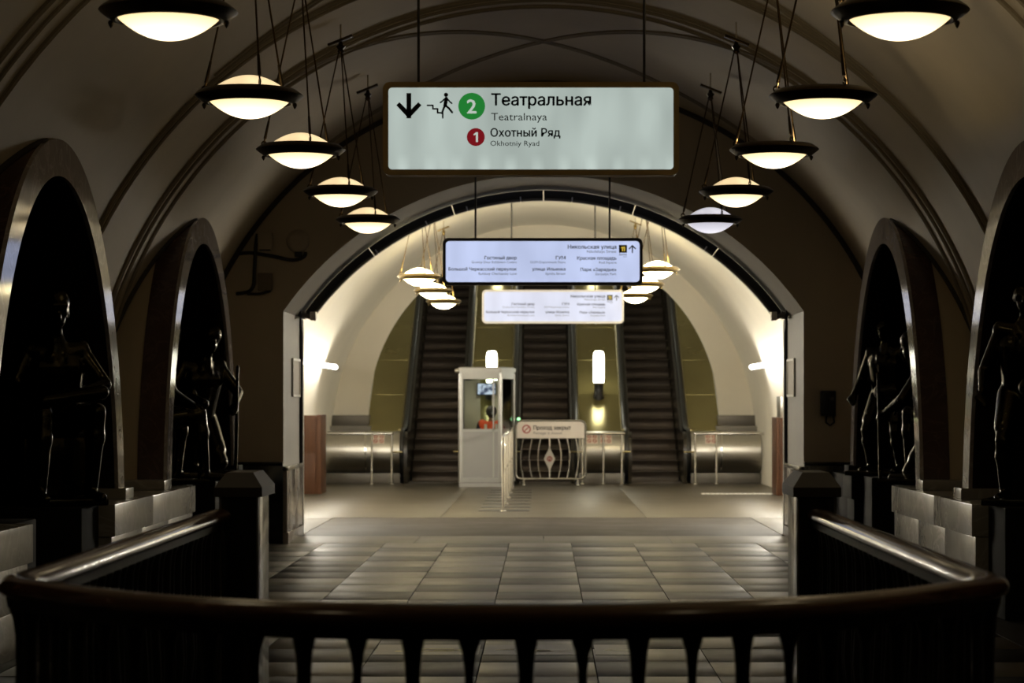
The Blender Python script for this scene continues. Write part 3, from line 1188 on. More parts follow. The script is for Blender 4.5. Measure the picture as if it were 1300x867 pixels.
def street_sign(name, label, x0, y0, x1, y1, Y, frame, face, rods, ztop, rod_r, fw, ink, inkg):
    t = lightbox(name, label, x0, y0, x1, y1, Y, frame, face, fw, 7 * (x1 - x0) / 254, .10, rods, rod_r, ztop, 'hanging lightbox signs')
    k = (x1 - x0) / 254.0

    def X(c):                       # column in the enlarged crop of the front sign
        return x0 + (c / 4.643 + 550 - 562) * k

    def Z(c):
        return y0 + (c / 4.643 + 290 - 302) * k
    rows = [('Никольская улица', 793, 1080, 97, 119, 1), ('Nikolskaya Street', 906, 1080, 127, 143, 0),
            ('Гостиный двор', 302, 492, 163, 182, 1), ('Gostiny Dvor Exhibition Centre', 226, 492, 191, 205, 0),
            ('Большой Черкасский переулок', 90, 492, 230, 248, 1), ('Bolshoy Cherkassky Lane', 268, 492, 259, 273, 0),
            ('ГУМ', 722, 780, 163, 182, 1), ('GUM Department Store', 572, 780, 191, 205, 0),
            ('улица Ильинка', 583, 780, 230, 248, 1), ('Ilyinka Street', 662, 780, 259, 273, 0),
            ('Красная площадь', 848, 1080, 165, 184, 1), ('Red Square', 978, 1080, 193, 207, 0),
            ('Парк «Зарядье»', 868, 1080, 233, 251, 1), ('Zaryadye Park', 955, 1080, 261, 275, 0),
            ('Выход', 1096, 1141, 148, 158, 1), ('Exit', 1122, 1141, 163, 170, 0)]
    for (body, a, b, c, d_, bold) in rows:
        T(t, Y, body, X(a), X(b), Z(c), Z(d_), ink if bold else inkg, bool(bold))
    sq = poly(t, Y, [(X(1095), Z(97)), (X(1142), Z(97)), (X(1142), Z(143)), (X(1095), Z(143))], ink, 'exit_square')
    T(sq, Y - .002, '11', X(1106), X(1131), Z(107), Z(134), YELLOW_LIT, True)
    mb = MB()
    stroke(mb, Y, [(X(1174), Z(142)), (X(1174), Z(102))], 7 / 4.643 * k)
    stroke(mb, Y, [(X(1156), Z(119)), (X(1174), Z(101)), (X(1192), Z(119))], 7 / 4.643 * k)
    mb.build('up_arrow', ink, t, smooth=False, recalc=False)
    return t


street_sign('exit_sign', 'bluish hanging exit sign with black frame, nearer of the two street signs', 562, 302, 816, 362, S2Y, BLACK, FACE2, (603.5, 774), vault_top, .011, 4, INK, INKG)
street_sign('exit_sign', 'smaller pale framed exit sign farther behind, below the black framed one', 612, 368, 792, 410.5, S3Y, FRAME3, FACE3, (649.5, 755.5), vault2_top, .012, 2.4, INKG, mat('sign_ink_pale', (0.16, 0.165, 0.19), .6))

# ================================================================== STAIRWELL BALUSTRADE
XL, XR, YP = -1.54, 1.31, 10.85
RZ = 1.045        # top of the wooden rail
bal = thing('stair_balustrade', ((XL + XR) / 2, 6, 0), 'dark balustrade with varnished wooden handrail around the stairwell', 'railing')


def rail_path():
    P = [(XL, YP, 0)]
    y = YP
    for i in range(1, 13):
        P.append((XL, YP - (YP - 6.95) * i / 12, 0))
    c = .16                                            # tight corner
    P += [(XL - .005, 6.85, 0), (XL - .005, 6.74, 0), (XL + .02, 6.62, 0), (XL + .08, 6.50, 0)]
    n = 30
    for i in range(n + 1):
        u = -1 + 2 * i / n
        x = (XL + XR) / 2 + u * ((XR - XL) / 2 - .17)
        yy = 5.72 + .68 * (abs(u) ** 2.6)
        P.append((x, yy, 0))
    P += [(XR - .08, 6.50, 0), (XR - .02, 6.62, 0), (XR + .005, 6.74, 0), (XR + .005, 6.85, 0)]
    for i in range(12, -1, -1):
        P.append((XR, YP - (YP - 6.95) * i / 12, 0))
    return P


RP = rail_path()
# rail with a shaped, flattened section
prof = []
for i in range(20):
    a = 2 * pi * i / 20
    prof.append((.058 * cos(a), .036 * sin(a) * (1.0 if sin(a) > 0 else .9)))
MB().tube([(x, y, RZ - .036) for x, y, z in RP], .05, up=(0, 0, 1), prof=prof).build('handrail', WOODRAIL, bal)
MB().tube([(x, y, RZ - .075) for x, y, z in RP], .03, prof=[(-.032, -.016), (.032, -.016), (.04, .022), (-.04, .022)]).build('under_rail', BRONZE_DARK, bal, angle=20)
MB().tube([(x, y, .07) for x, y, z in RP], .03, prof=[(-.07, -.07), (.07, -.07), (.07, .04), (.05, .07), (-.05, .07), (-.07, .04)]).build('base_rail', MARBLE_BLACK, bal, angle=20)
bp2 = [(.0, .13), (.026, .13), (.026, .17), (.014, .19), (.010, .26), (.013, .36), (.019, .46), (.016, .55), (.011, .66), (.010, .80), (.0115, .87), (.018, .92), (.027, .945), (.028, .96), (.0, .96)]
bp = [(.0, .13), (.030, .13), (.030, .17), (.018, .19), (.014, .26), (.020, .36), (.031, .46), (.026, .55), (.019, .66), (.0165, .74), (.0175, .80), (.019, .87), (.023, .92), (.029, .945), (.030, .96), (.0, .96)]
b0 = MB().lathe(bp, n=12).build('baluster', BRONZE_DARK, bal, org=(0, 0, 0))
b1 = MB().lathe(bp2, n=12).build('baluster', BRONZE_DARK, bal, org=(0, 0, 0))
acc, last, cnt = 0.0, Vector(RP[0]), 0
SP = .142
# resample the path at equal spacing
total = sum((Vector(RP[i + 1]) - Vector(RP[i])).length for i in range(len(RP) - 1))
nb = int(total / SP)
offs = (total - (nb - 1) * SP) / 2
seg, pos = 0, 0.0
for i in range(nb):
    d_ = offs + i * SP
    run = 0.0
    for q in range(len(RP) - 1):
        a, b = Vector(RP[q]), Vector(RP[q + 1])
        L = (b - a).length
        if run + L >= d_:
            p = a.lerp(b, (d_ - run) / L)
            break
        run += L
    loc = p - ORG[bal.name]
    if i < 2:
        (b0, b1)[i].location = loc
    else:
        inst((b0, b1)[i % 2], 'baluster', bal, loc)

for sgn, x, lab in ((-1, XL + .09, 'black granite newel post with chamfered cap at the left end of the handrail'), (1, XR - .01, 'black granite newel post with chamfered cap at the right end of the handrail')):
    ps = thing('newel_post', (x, 11.1, 0), lab, 'post', 'newel posts of the stairwell')
    hw = .100
    MB().box(x - hw, x + hw, 10.86, 11.34, 0, .12, .006).build('post_base', MARBLE_BLACK, ps)
    MB().box(x - hw + .012, x + hw - .012, 10.875, 11.325, .12, 1.10, .005).build('post_shaft', MARBLE_BLACK, ps)
    # raised corner strips of paler stone
    for sx in (-1, 1):
        MB().box(x + sx * (hw - .012) - .005, x + sx * (hw - .012) + .005, 10.868, 10.885, .12, 1.10, .002).build('corner_strip', GREYMETAL, ps)
    cap = MB()
    a, b = hw + .014, .255
    z0 = 1.10
    lv = [(a, b, z0), (a, b, z0 + .045), (a - .05, b - .06, z0 + .115)]
    vs, fs = [], []
    for (hx, hy, z) in lv:
        vs += [(x - hx, 11.1 - hy, z), (x + hx, 11.1 - hy, z), (x + hx, 11.1 + hy, z), (x - hx, 11.1 + hy, z)]
    for q in range(2):
        for i in range(4):
            j = (i + 1) % 4
            fs.append((4 * q + i, 4 * q + j, 4 * q + 4 + j, 4 * q + 4 + i))
    fs += [(3, 2, 1, 0), (8, 9, 10, 11)]
    cap.add(vs, fs).build('post_cap', mat('dark_cap_marble', (0.028, 0.021, 0.014), .5, var=.2, scale=5), ps)


# ================================================================== FIGURES (fused from tapered limbs into one skin)
def fuse(mb, name, m, parent, voxel=.012, it=5, org=None):
    o = mb.build(name, m, parent, org=org or (0, 0, 0))
    md = o.modifiers.new('fuse', 'REMESH')
    md.mode = 'VOXEL'
    md.voxel_size = voxel
    md.use_smooth_shade = True
    sm = o.modifiers.new('soft', 'SMOOTH')
    sm.factor = .5
    sm.iterations = it
    dg = bpy.context.evaluated_depsgraph_get()
    me = bpy.data.meshes.new_from_object(o.evaluated_get(dg))
    o.modifiers.clear()
    o.data = me
    me.name = name
    me.polygons.foreach_set('use_smooth', [True] * len(me.polygons))
    return o


def hand(mb, wrist, direction, palm_n, k=1.0, curl=.5):
    """palm with four fingers of different length and a thumb leaving its side"""
    wst, d = Vector(wrist), Vector(direction).normalized()
    nrm = Vector(palm_n).normalized()
    s_ = d.cross(nrm).normalized()
    pc = wst + d * .05 * k
    for q in (-.03, -.01, .01, .03):
        mb.capsule(wst + s_ * q * .6 * k, wst + d * .085 * k + s_ * q * k, .017 * k, .014 * k, 8)
    for q, L in ((-.033, .062), (-.011, .078), (.011, .083), (.033, .072)):
        b0_ = wst + d * .088 * k + s_ * q * k
        b1_ = b0_ + (d * (1 - curl * .3) + nrm * curl * .5).normalized() * L * .55 * k
        b2_ = b1_ + (d * (1 - curl) + nrm * curl).normalized() * L * .5 * k
        mb.capsule(b0_, b1_, .0105 * k, .0095 * k, 8)
        mb.capsule(b1_, b2_, .0095 * k, .0078 * k, 8)
    t0_ = wst + d * .03 * k - s_ * .034 * k
    t1_ = t0_ + (d * .7 - s_ * .6 + nrm * .2).normalized() * .042 * k
    t2_ = t1_ + (d * .9 - s_ * .1 + nrm * .3).normalized() * .034 * k
    mb.capsule(t0_, t1_, .013 * k, .0115 * k, 8)
    mb.capsule(t1_, t2_, .0115 * k, .009 * k, 8)


def head_geo(mb, c, f, k=1.0):
    """skull, jaw, nose, brow, ears; f is the facing direction (unit, horizontal-ish)"""
    c, f = Vector(c), Vector(f).normalized()
    up = Vector((0, 0, 1))
    s_ = f.cross(up).normalized()
    u = s_.cross(f)
    mb.ball(c + u * .03 * k, .098 * k, 16, 12)
    mb.ball(c + f * .03 * k - u * .045 * k, .066 * k, 14, 10)
    mb.capsule(c + f * .06 * k - u * .085 * k, c + f * .055 * k - u * .05 * k, .034 * k, .045 * k, 10)
    mb.capsule(c + f * .098 * k + u * .015 * k, c + f * .118 * k - u * .022 * k, .011 * k, .017 * k, 8)
    mb.capsule(c + f * .086 * k + u * .03 * k - s_ * .045 * k, c + f * .086 * k + u * .03 * k + s_ * .045 * k, .016 * k, .016 * k, 8)
    mb.capsule(c + f * .088 * k - u * .052 * k - s_ * .02 * k, c + f * .088 * k - u * .052 * k + s_ * .02 * k, .012 * k, .012 * k, 8)
    for q in (-1, 1):
        mb.capsule(c + s_ * q * .095 * k + u * .02 * k, c + s_ * q * .095 * k - u * .025 * k, .016 * k, .012 * k, 8)


def body(J, thick=1.0, face=None):
    mb = MB()
    pel, ch, nk, hd = (Vector(J[k_]) for k_ in ('pelvis', 'chest', 'neck', 'head'))
    face = Vector(face or (0, 1, -.1))
    side = Vector((1, 0, 0))
    t = thick
    for q in (-1, 1):
        mb.capsule(pel + side * q * .075, ch + side * q * .085, .115 * t, .12 * t)
    mb.capsule(pel, ch, .13 * t, .14 * t)
    mb.capsule(ch, nk - Vector((0, 0, .03)), .13 * t, .075 * t)
    mb.capsule(nk - Vector((0, 0, .04)), hd - Vector((0, 0, .05)), .058, .054)
    head_geo(mb, hd, face)
    for q, sfx in ((-1, 'L'), (1, 'R')):
        sh = ch + side * q * .185 + Vector((0, -.01, .13))
        mb.capsule(ch + side * q * .08 + Vector((0, 0, .1)), sh, .10 * t, .078 * t)
        el, wr = Vector(J['elbow' + sfx]), Vector(J['wrist' + sfx])
        mb.capsule(sh, el, .066 * t, .050 * t)
        mb.capsule(el, wr, .050 * t, .034 * t)
        d = (wr - el).normalized()
        hand(mb, wr, J.get('hdir' + sfx, d), J.get('hn' + sfx, (0, 0, -1)), 1.05, .55)
        hp = pel + side * q * .10
        kn, an = Vector(J['knee' + sfx]), Vector(J['ankle' + sfx])
        mb.capsule(hp, kn, .098 * t, .066 * t)
        mid = kn.lerp(an, .35)
        mb.capsule(kn, mid, .064 * t, .062 * t)
        mb.capsule(mid, an, .062 * t, .044 * t)
        toe = Vector(J.get('toe' + sfx, an + Vector((q * .02, .2, -.04))))
        mb.capsule(an - Vector((0, .03, .03)), toe, .046, .036)
    return mb


def cap_and_coat(mb, J, style):
    hd = Vector(J['head'])
    pel = Vector(J['pelvis'])
    ch = Vector(J['chest'])
    if style == 'cap':
        mb.capsule(hd + Vector((0, -.01, .085)), hd + Vector((0, .0, .10)), .108, .10, 16)
        mb.capsule(hd + Vector((-.05, .10, .06)), hd + Vector((.05, .10, .06)), .018, .018, 8)
    elif style == 'helmet':
        mb.ball(hd + Vector((0, -.01, .05)), .122, 16, 10, (1, 1.05, .9))
    else:
        mb.ball(hd + Vector((0, -.05, .035)), .105, 14, 10)
        mb.ball(hd + Vector((0, -.12, .0)), .05, 12, 8)
    # belt and coat skirts over the thighs
    n = 14
    for i in range(n):
        a = 2 * pi * i / n
        b = 2 * pi * (i + 1) / n
        mb.capsule(pel + Vector((.185 * cos(a), .135 * sin(a), .13)), pel + Vector((.185 * cos(b), .135 * sin(b), .13)), .022, .022, 6)
    for q, sfx in ((-1, 'L'), (1, 'R')):
        kn = Vector(J['knee' + sfx])
        hp = pel + Vector((q * .12, 0, 0))
        mb.capsule(hp, hp.lerp(kn, .72), .125, .098, 12)
        an = Vector(J['ankle' + sfx])
        mb.capsule(kn.lerp(an, .28), kn.lerp(an, .34), .077, .077, 12)
    mb.capsule(ch + Vector((-.05, .13, .08)), pel + Vector((.0, .15, .12)), .018, .02, 8)
    mb.capsule(ch + Vector((.06, .13, .08)), pel + Vector((.02, .15, .12)), .018, .02, 8)


POSE = {}
POSE['seated'] = (dict(pelvis=(0, -.05, .58), chest=(.01, .06, .98), neck=(.02, .11, 1.20), head=(.03, .17, 1.36),
                       elbowL=(-.34, .14, .86), wristL=(-.10, .36, .80), elbowR=(.32, .10, .84), wristR=(.20, .36, .72),
                       hdirR=(-.2, .7, -.5), hdirL=(.8, .3, -.2),
                       kneeL=(-.20, .40, .66), ankleL=(-.18, .34, .10), kneeR=(.19, .42, .64), ankleR=(.22, .46, .10)), 'cap')
POSE['kneeling'] = (dict(pelvis=(0, -.06, .52), chest=(0, .10, .90), neck=(0, .17, 1.11), head=(-.02, .24, 1.27),
                         elbowL=(-.33, .22, .78), wristL=(-.18, .44, .66), elbowR=(.34, .16, .82), wristR=(.24, .42, .78),
                         hdirR=(0, .6, -.7), kneeL=(-.15, .22, .12), ankleL=(-.17, -.24, .10), toeL=(-.17, -.36, .04),
                         kneeR=(.20, .36, .66), ankleR=(.19, .34, .09)), 'helmet')
POSE['standing'] = (dict(pelvis=(0, -.04, .80), chest=(.0, .02, 1.16), neck=(.0, .05, 1.37), head=(.0, .10, 1.52),
                         elbowL=(-.34, .02, .98), wristL=(-.16, .24, .92), elbowR=(.33, -.02, .98), wristR=(.30, .20, .84),
                         hdirL=(.7, .5, -.1), hdirR=(-.2, .7, -.5),
                         kneeL=(-.13, .10, .46), ankleL=(-.13, .0, .09), kneeR=(.14, .22, .47), ankleR=(.15, .10, .09)), 'bun')


def make_statue(kind):
    J, style = POSE[kind]
    root = thing('bronze_statue', (0, 0, 0))
    mb = body(J, 1.08)
    cap_and_coat(mb, J, style)
    if kind == 'seated':     # bundle held on the knees
        mb.capsule((-.22, .46, .80), (.20, .46, .74), .055, .05, 12)
    if kind == 'kneeling':   # long tool standing in front
        mb.capsule((-.16, .50, .06), (-.17, .52, 1.02), .022, .018, 10)
    if kind == 'standing':   # basket on the hip
        mb.capsule((-.06, .30, .86), (-.22, .28, .88), .085, .075, 12)
    fuse(mb, 'figure', BRONZE, root, .014, 4)
    b = MB().box(-.26, .26, -.34, .50, 0, .05, .012)
    if kind == 'seated':
        b.box(-.25, .25, -.32, .14, .06, .48, .03)
    b.build('statue_base', BRONZE, root)
    return root


protos = {k_: make_statue(k_) for k_ in POSE}
st_used = set()
STAT = [  # kind, x, y, rotation (deg from facing +Y), scale, label
    ('seated', -3.64, 16.95, 208, 1.03, 'dark bronze seated figure with capped head in the nearer left arch'),
    ('standing', 3.60, 16.95, 158, 1.0, 'dark bronze standing figure with bent arm in the nearer right arch'),
    ('kneeling', -3.62, 23.80, 215, 1.1, 'glossy bronze kneeling figure at the far side of the farther left arch'),
    ('seated', -3.62, 20.95, -60, 1.0, 'bronze seated figure half hidden by the frame of the farther left arch'),
    ('standing', 3.60, 23.80, 145, 1.0, 'dark bronze standing figure at the far side of the farther right arch'),
    ('kneeling', 3.62, 20.95, 60, 1.0, 'bronze kneeling figure half hidden by the frame of the farther right arch')]
for (kind, x, y, rot, k_s, lab) in STAT:
    p = protos[kind]
    o = p if kind not in st_used else copy_tree(p)
    st_used.add(kind)
    o.location = (x, y, .801)
    o.scale = (k_s, k_s, k_s)
    o.rotation_euler = (0, 0, radians(rot))
    tag(o, lab, 'statue', 'bronze statues in the side arches')

# ================================================================== END WALL FITTINGS
YE = Y_END
jb = thing('junction_box', (*[at(337, 316, YE)[0]], YE, at(337, 316, YE)[1]), 'square painted junction box high on the left end wall', 'box')
xa, za = at(328, 317, YE)
xb, zb = at(346, 296, YE)
MB().box(xa, xb, YE - .07, YE, za, zb, .006).build('box_body', ENDPLASTER, jb)
MB().box(xa + .012, xb - .012, YE - .08, YE - .07, za + .012, zb - .012, .003).build('box_lid', ENDPLASTER, jb)
MB().box(xa + .02, xb - .02, YE - .07, YE - .0, za - .012, za, .002).build('cable_gland', CABLE, jb)
xa, za = at(328, 369, YE)
xb, zb = at(346, 347, YE)
jb2 = thing('junction_box', (xa, YE, za), 'brownish junction box lower on the left end wall', 'box')
MB().box(xa, xb, YE - .07, YE, za, zb, .006).build('box_body', mat('brown_box_paint', (.20, .15, .10), .5), jb2)
MB().box(xa + .015, xb - .015, YE - .078, YE - .07, za + .015, zb - .015, .003).build('box_lid', mat('brown_box_paint', (.20, .15, .10), .5), jb2)
x, z = at(378, 306, YE)
bl = thing('alarm_bell', (x, YE, z - .13), 'round painted alarm disc on the left end wall', 'alarm')
mb = MB().lathe([(0, .07), (.05, .07), (.09, .06), (.122, .03), (.128, 0), (0, 0)], n=28)
mb.v = [Vector((x + v.x, YE - v.z, z + v.y)) for v in mb.v]
mb.build('gong', ENDPLASTER, bl)
MB().box(x - .03, x + .05, YE - .05, YE, z - .175, z - .12, .004).build('striker_housing', CABLE, bl)


def wall_cable(pts, r, label, Y=YE):
    P = []
    for p in pts:
        x, z = at(p[0], p[1], Y)
        P.append((x, Y - r * .9, z))
    # smooth
    Q = []
    for i in range(len(P) - 1):
        p0 = Vector(P[max(i - 1, 0)]); p1 = Vector(P[i]); p2 = Vector(P[i + 1]); p3 = Vector(P[min(i + 2, len(P) - 1)])
        for q in range(6):
            t = q / 6
            Q.append(.5 * ((2 * p1) + (-p0 + p2) * t + (2 * p0 - 5 * p1 + 4 * p2 - p3) * t * t + (-p0 + 3 * p1 - 3 * p2 + p3) * t ** 3))
    Q.append(Vector(P[-1]))
    o = MB().tube(Q, r, 8, up=(0, 1, 0)).build('wall_cable', CABLE)
    tag(o, label, 'cable', 'cables on the left end wall')


wall_cable([(303, 322), (318, 321), (332, 323), (350, 326), (368, 330), (380, 329), (387, 325), (388, 320)], .02, 'dark cable running sideways to the round alarm disc')
wall_cable([(327, 297), (325, 312), (324, 330), (323, 350), (322, 362), (316, 370), (300, 373)], .02, 'dark cable dropping down beside the two junction boxes')
wall_cable([(314, 373), (330, 373), (344, 369)], .016, 'short dark cable under the lower junction box')

x, z = at(1050, 540, YE)
ph = thing('wall_phone', (x, YE, z), 'small black intercom phone with hanging handset on the right end wall', 'phone')
xa, za = at(1041, 528, YE)
xb, zb = at(1060, 496, YE)
MB().box(xa, xb, YE - .09, YE, za, zb, .012).build('phone_body', BLACK, ph)
MB().box(xa + .02, xb - .075, YE - .125, YE - .09, za + .02, zb - .02, .012).build('handset', BLACK, ph)
MB().lathe([(0, 0), (.02, 0), (.02, .006), (0, .006)], (0, 0, 0), 14)
mb = MB().lathe([(0, 0), (.022, 0), (.022, .008), (0, .008)], (0, 0, 0), 14)
mb.v = [Vector((xb - .04 + v.x, YE - .09 - v.z, (za + zb) / 2 + .05 + v.y)) for v in mb.v]
mb.build('dial_button', GREYMETAL, ph)
xc = xb - .06
MB().tube([(xc - .04, YE - .05, za), (xc - .045, YE - .05, za - .07), (xc, YE - .05, za - .105), (xc + .045, YE - .05, za - .07), (xc + .035, YE - .05, za)], .011, 8, up=(0, 1, 0)).build('handset_cord', BLACK, ph)

# framed notices on the jambs
for sgn, lab in ((-1, 'narrow framed notice on the left jamb of the passage'), (1, 'narrow framed notice on the right jamb of the passage')):
    xj = sgn * PW
    t = thing('framed_notice', (xj, 26.2, 1.6), lab, 'notice', 'framed notices in the passage')
    ya, yb, za, zb = 26.0, 26.75, 1.62, 2.06
    mb = MB()
    frame_ring(mb, rrect((ya + yb) / 2, (za + zb) / 2, yb - ya, zb - za, .01, 2), rrect((ya + yb) / 2, (za + zb) / 2, yb - ya - .05, zb - za - .05, .008, 2), 0, .025)
    mb.v = [Vector((xj - sgn * v.y, v.x, v.z)) for v in mb.v]
    mb.build('frame', STEEL, t)
    MB().box(*sorted((xj, xj - sgn * .012)), ya + .02, yb - .02, za + .02, zb - .02).build('notice_sheet', mat('notice_paper', (.35, .31, .25), .5, var=.1, scale=9), t)

# cable duct following the passage arch
duct = thing('cable_duct', (0, 26.85, PZT - .2), 'dark curved cable duct with white ties under the passage arch', 'duct')
nseg = 6
a_lim = pa * .985


def duct_seg(a0, a1, r0, r1, y0, y1, m, name, n=14):
    vs, fs = [], []
    for i in range(n + 1):
        a = a0 + (a1 - a0) * i / n
        for (r_, y) in ((r0, y0), (r1, y0), (r1, y1), (r0, y1)):
            vs.append((r_ * sin(a), y, PCZ + r_ * cos(a)))
    for i in range(n):
        for q in range(4):
            q2 = (q + 1) % 4
            fs.append((4 * i + q, 4 * i + q2, 4 * i + 4 + q2, 4 * i + 4 + q))
    fs += [(3, 2, 1, 0), (4 * n, 4 * n + 1, 4 * n + 2, 4 * n + 3)]
    return MB().add(vs, fs).build(name, m, duct)


for i in range(nseg):
    a0 = -a_lim + 2 * a_lim * i / nseg
    a1 = -a_lim + 2 * a_lim * (i + 1) / nseg
    duct_seg(a0 + .002, a1 - .002, PR - .125, PR - .03, 26.78, 27.04, CABLE, 'duct_section')
    duct_seg(a0 + .002, a1 - .002, PR - .15, PR - .125, 26.72, 26.84, GREYMETAL, 'cable_rail')
for a in (-.62, -.42, -.27, -.08, .10, .27, .60):
    duct_seg(a - .0022, a + .0022, PR - .16, PR - .10, 26.70, 26.74, WHITETIE, 'cable_tie', 2)
for sgn, lab in ((-1, 'steel clamp at the left foot of the arched cable duct'), (1, 'steel clamp at the right foot of the arched cable duct')):
    x, z = sgn * (PW - .06), PZS - .0
    t = thing('duct_clamp', (x, 26.8, z), lab, 'clamp', 'clamps of the cable duct')
    MB().box(x - .03, x + .03, 26.6, 26.8, z - .03, z + .06, .006).build('clamp_plate', GREYMETAL, t)
    MB().cyl((x - sgn * .16, 26.6, z - .03), (x + sgn * .04, 26.6, z + .03), .028, n=10).build('clamp_pin', GREYMETAL, t)
    MB().box(x - sgn * .13 - .035, x - sgn * .13 + .035, 26.55, 26.66, z - .05, z + .05, .006).build('clamp_block', STEEL, t)
    MB().cyl((x + sgn * .02, 26.56, z + .07), (x + sgn * .0, 26.56, z - .17), .018, .010, n=8).build('clamp_lever', CABLE, t)

# ================================================================== ESCALATOR HALL
# wall tube lights; the nearer two per side are unseen, added to fill the hall
FILL_TUBE = glow('fill_tube_light', (1.0, 0.94, 0.82), L_TUBE)
TUBE2 = glow('tube_light_dimmer', (1.0, 0.94, 0.82), L_TUBE * .135)
for sgn in (-1, 1):
    for i, (ya, yb) in enumerate(((29.8, 32.2), (32.5, 34.9), (35.3, 41.3))):
        x = sgn * 4.0
        side = 'left' if sgn < 0 else 'right'
        wh = ('unseen, added as fill light nearest the passage', 'unseen, added as fill light midway along the hall', 'nearest the escalators')[i]
        t = thing('wall_tube_light', (x, (ya + yb) / 2, 2.15), 'glowing tube light on the %s wall, %s' % (side, wh), 'light', 'wall tube lights of the escalator hall')
        xw = sgn * (sqrt(R2 * R2 - (2.2 - ZC2) ** 2) + .01)
        MB().cyl((sgn * 3.76, ya, 2.2), (sgn * 3.76, yb, 2.2), .04, n=14).build('tube', TUBE2 if i == 2 else FILL_TUBE, t)
        for y in (ya, yb):
            MB().lathe([(0, -.06), (.04, -.05), (.06, 0), (.04, .05), (0, .06)], n=12).build('end_cap', WHITE, t, org=(0, 0, 0)).matrix_local = Matrix.Translation(Vector((sgn * 3.76, y, 2.2)) - ORG[t.name]) @ Matrix.Rotation(pi / 2, 4, 'X')
        for y in (ya + .3, yb - .3):
            MB().box(*sorted((sgn * 3.78, xw)), y - .006, y + .006, 2.194, 2.206).build('arm', WHITE, t)

# escalators
ECX, ESP = .035, 2.16
E0 = 44.9                                 # first riser
RUN, RISE = .36, .36 * T30
NST = 36
YTOP = E0 + NST * RUN
sp = []                                   # step profile (y, z): curved riser, flat tread with a nosing
for i in range(7):
    u = i / 6
    sp.append((.045 * sin(pi * u * .5) * (1 - u) * 1.6 + .0, RISE * u * .93))
sp += [(-.012, RISE * .955), (-.010, RISE), (RUN + .02, RISE), (RUN + .02, -.12), (.05, -.12)]
stepmb = MB().prism(sp, -.465, .465, 'x')
step0 = None


def incl(off, y):                         # line parallel to the steps
    return off + (y - E0) * T30


def side_panel(x, th, t, name):
    yb_, zt = 45.0, 1.0
    pts_ = [(43.95, 0.0), (44.9, 0.0), (YTOP, incl(0, YTOP) - .02), (YTOP, zt + (YTOP - yb_) * T30), (yb_, zt), (44.25, zt)]
    for i in range(1, 8):
        a = pi / 2 + (pi / 2) * i / 8
        pts_.append((44.25 + .40 * cos(a), .6 + .40 * sin(a)))
    pts_ += [(43.86, .4), (43.9, .2)]
    return MB().prism(pts_, x - th / 2, x + th / 2, 'x').build(name, ESCPANEL, t)


ELAB = ['left escalator behind the glazed booth with dark steps', 'middle escalator behind the closed passage barrier', 'right escalator with dark steps beside the outer deck']
for e in range(3):
    cx = ECX + (e - 1) * ESP
    t = thing('escalator', (cx, E0, 0), ELAB[e], 'escalator', 'row of three escalators')
    MB().box(cx - .55, cx + .55, 44.15, 44.92, -.028, .008, .003).build('comb_plate', GREYMETAL, t)
    for i in range(NST):
        if step0 is None:
            step0 = stepmb.build('step', STEPMAT, t, org=(0, 0, 0), angle=30)
            step0.location = (0, i * RUN, i * RISE)
        else:
            inst(step0, 'step', t, (0, i * RUN, i * RISE))
    for q in (-1, 1):
        side_panel(cx + q * .53, .07, t, 'side_panel')
        # skirt trim line
        MB().tube([(cx + q * .488, 44.2, .12), (cx + q * .488, 44.95, .12), (cx + q * .488, YTOP, incl(.15, YTOP))], .010, 6, up=(1, 0, .01)).build('skirt_trim', BRASSTRIM, t)
        hp = [(cx + q * .60, YTOP, 1.05 + (YTOP - 45) * T30)]
        for i in range(1, 10):
            y = YTOP + (45.3 - YTOP) * i / 10
            hp.append((cx + q * .60, y, 1.05 + (y - 45) * T30))
        hp += [(cx + q * .60, 45.35, 1.24), (cx + q * .60, 45.1, 1.12), (cx + q * .60, 44.85, 1.06), (cx + q * .60, 44.5, 1.05), (cx + q * .60, 44.25, 1.05)]
        for i in range(1, 13):
            a = pi / 2 + pi * i / 12
            hp.append((cx + q * .60, 44.25 + .44 * cos(a), .61 + .44 * sin(a)))
        hp += [(cx + q * .60, 44.9, .17)]
        MB().tube(hp, .04, 10, up=(1, 0, .001), sx=.62, sz=1.0).build('handrail', RUBBER, t)
        # brass edge between handrail and deck
        MB().tube([(cx + q * .655, YTOP, 1.03 + (YTOP - 45) * T30), (cx + q * .655, 45.0, 1.03), (cx + q * .655, 44.1, 1.03)], .022, 6, up=(1, 0, .001)).build('edge_trim', BRASSTRIM, t)

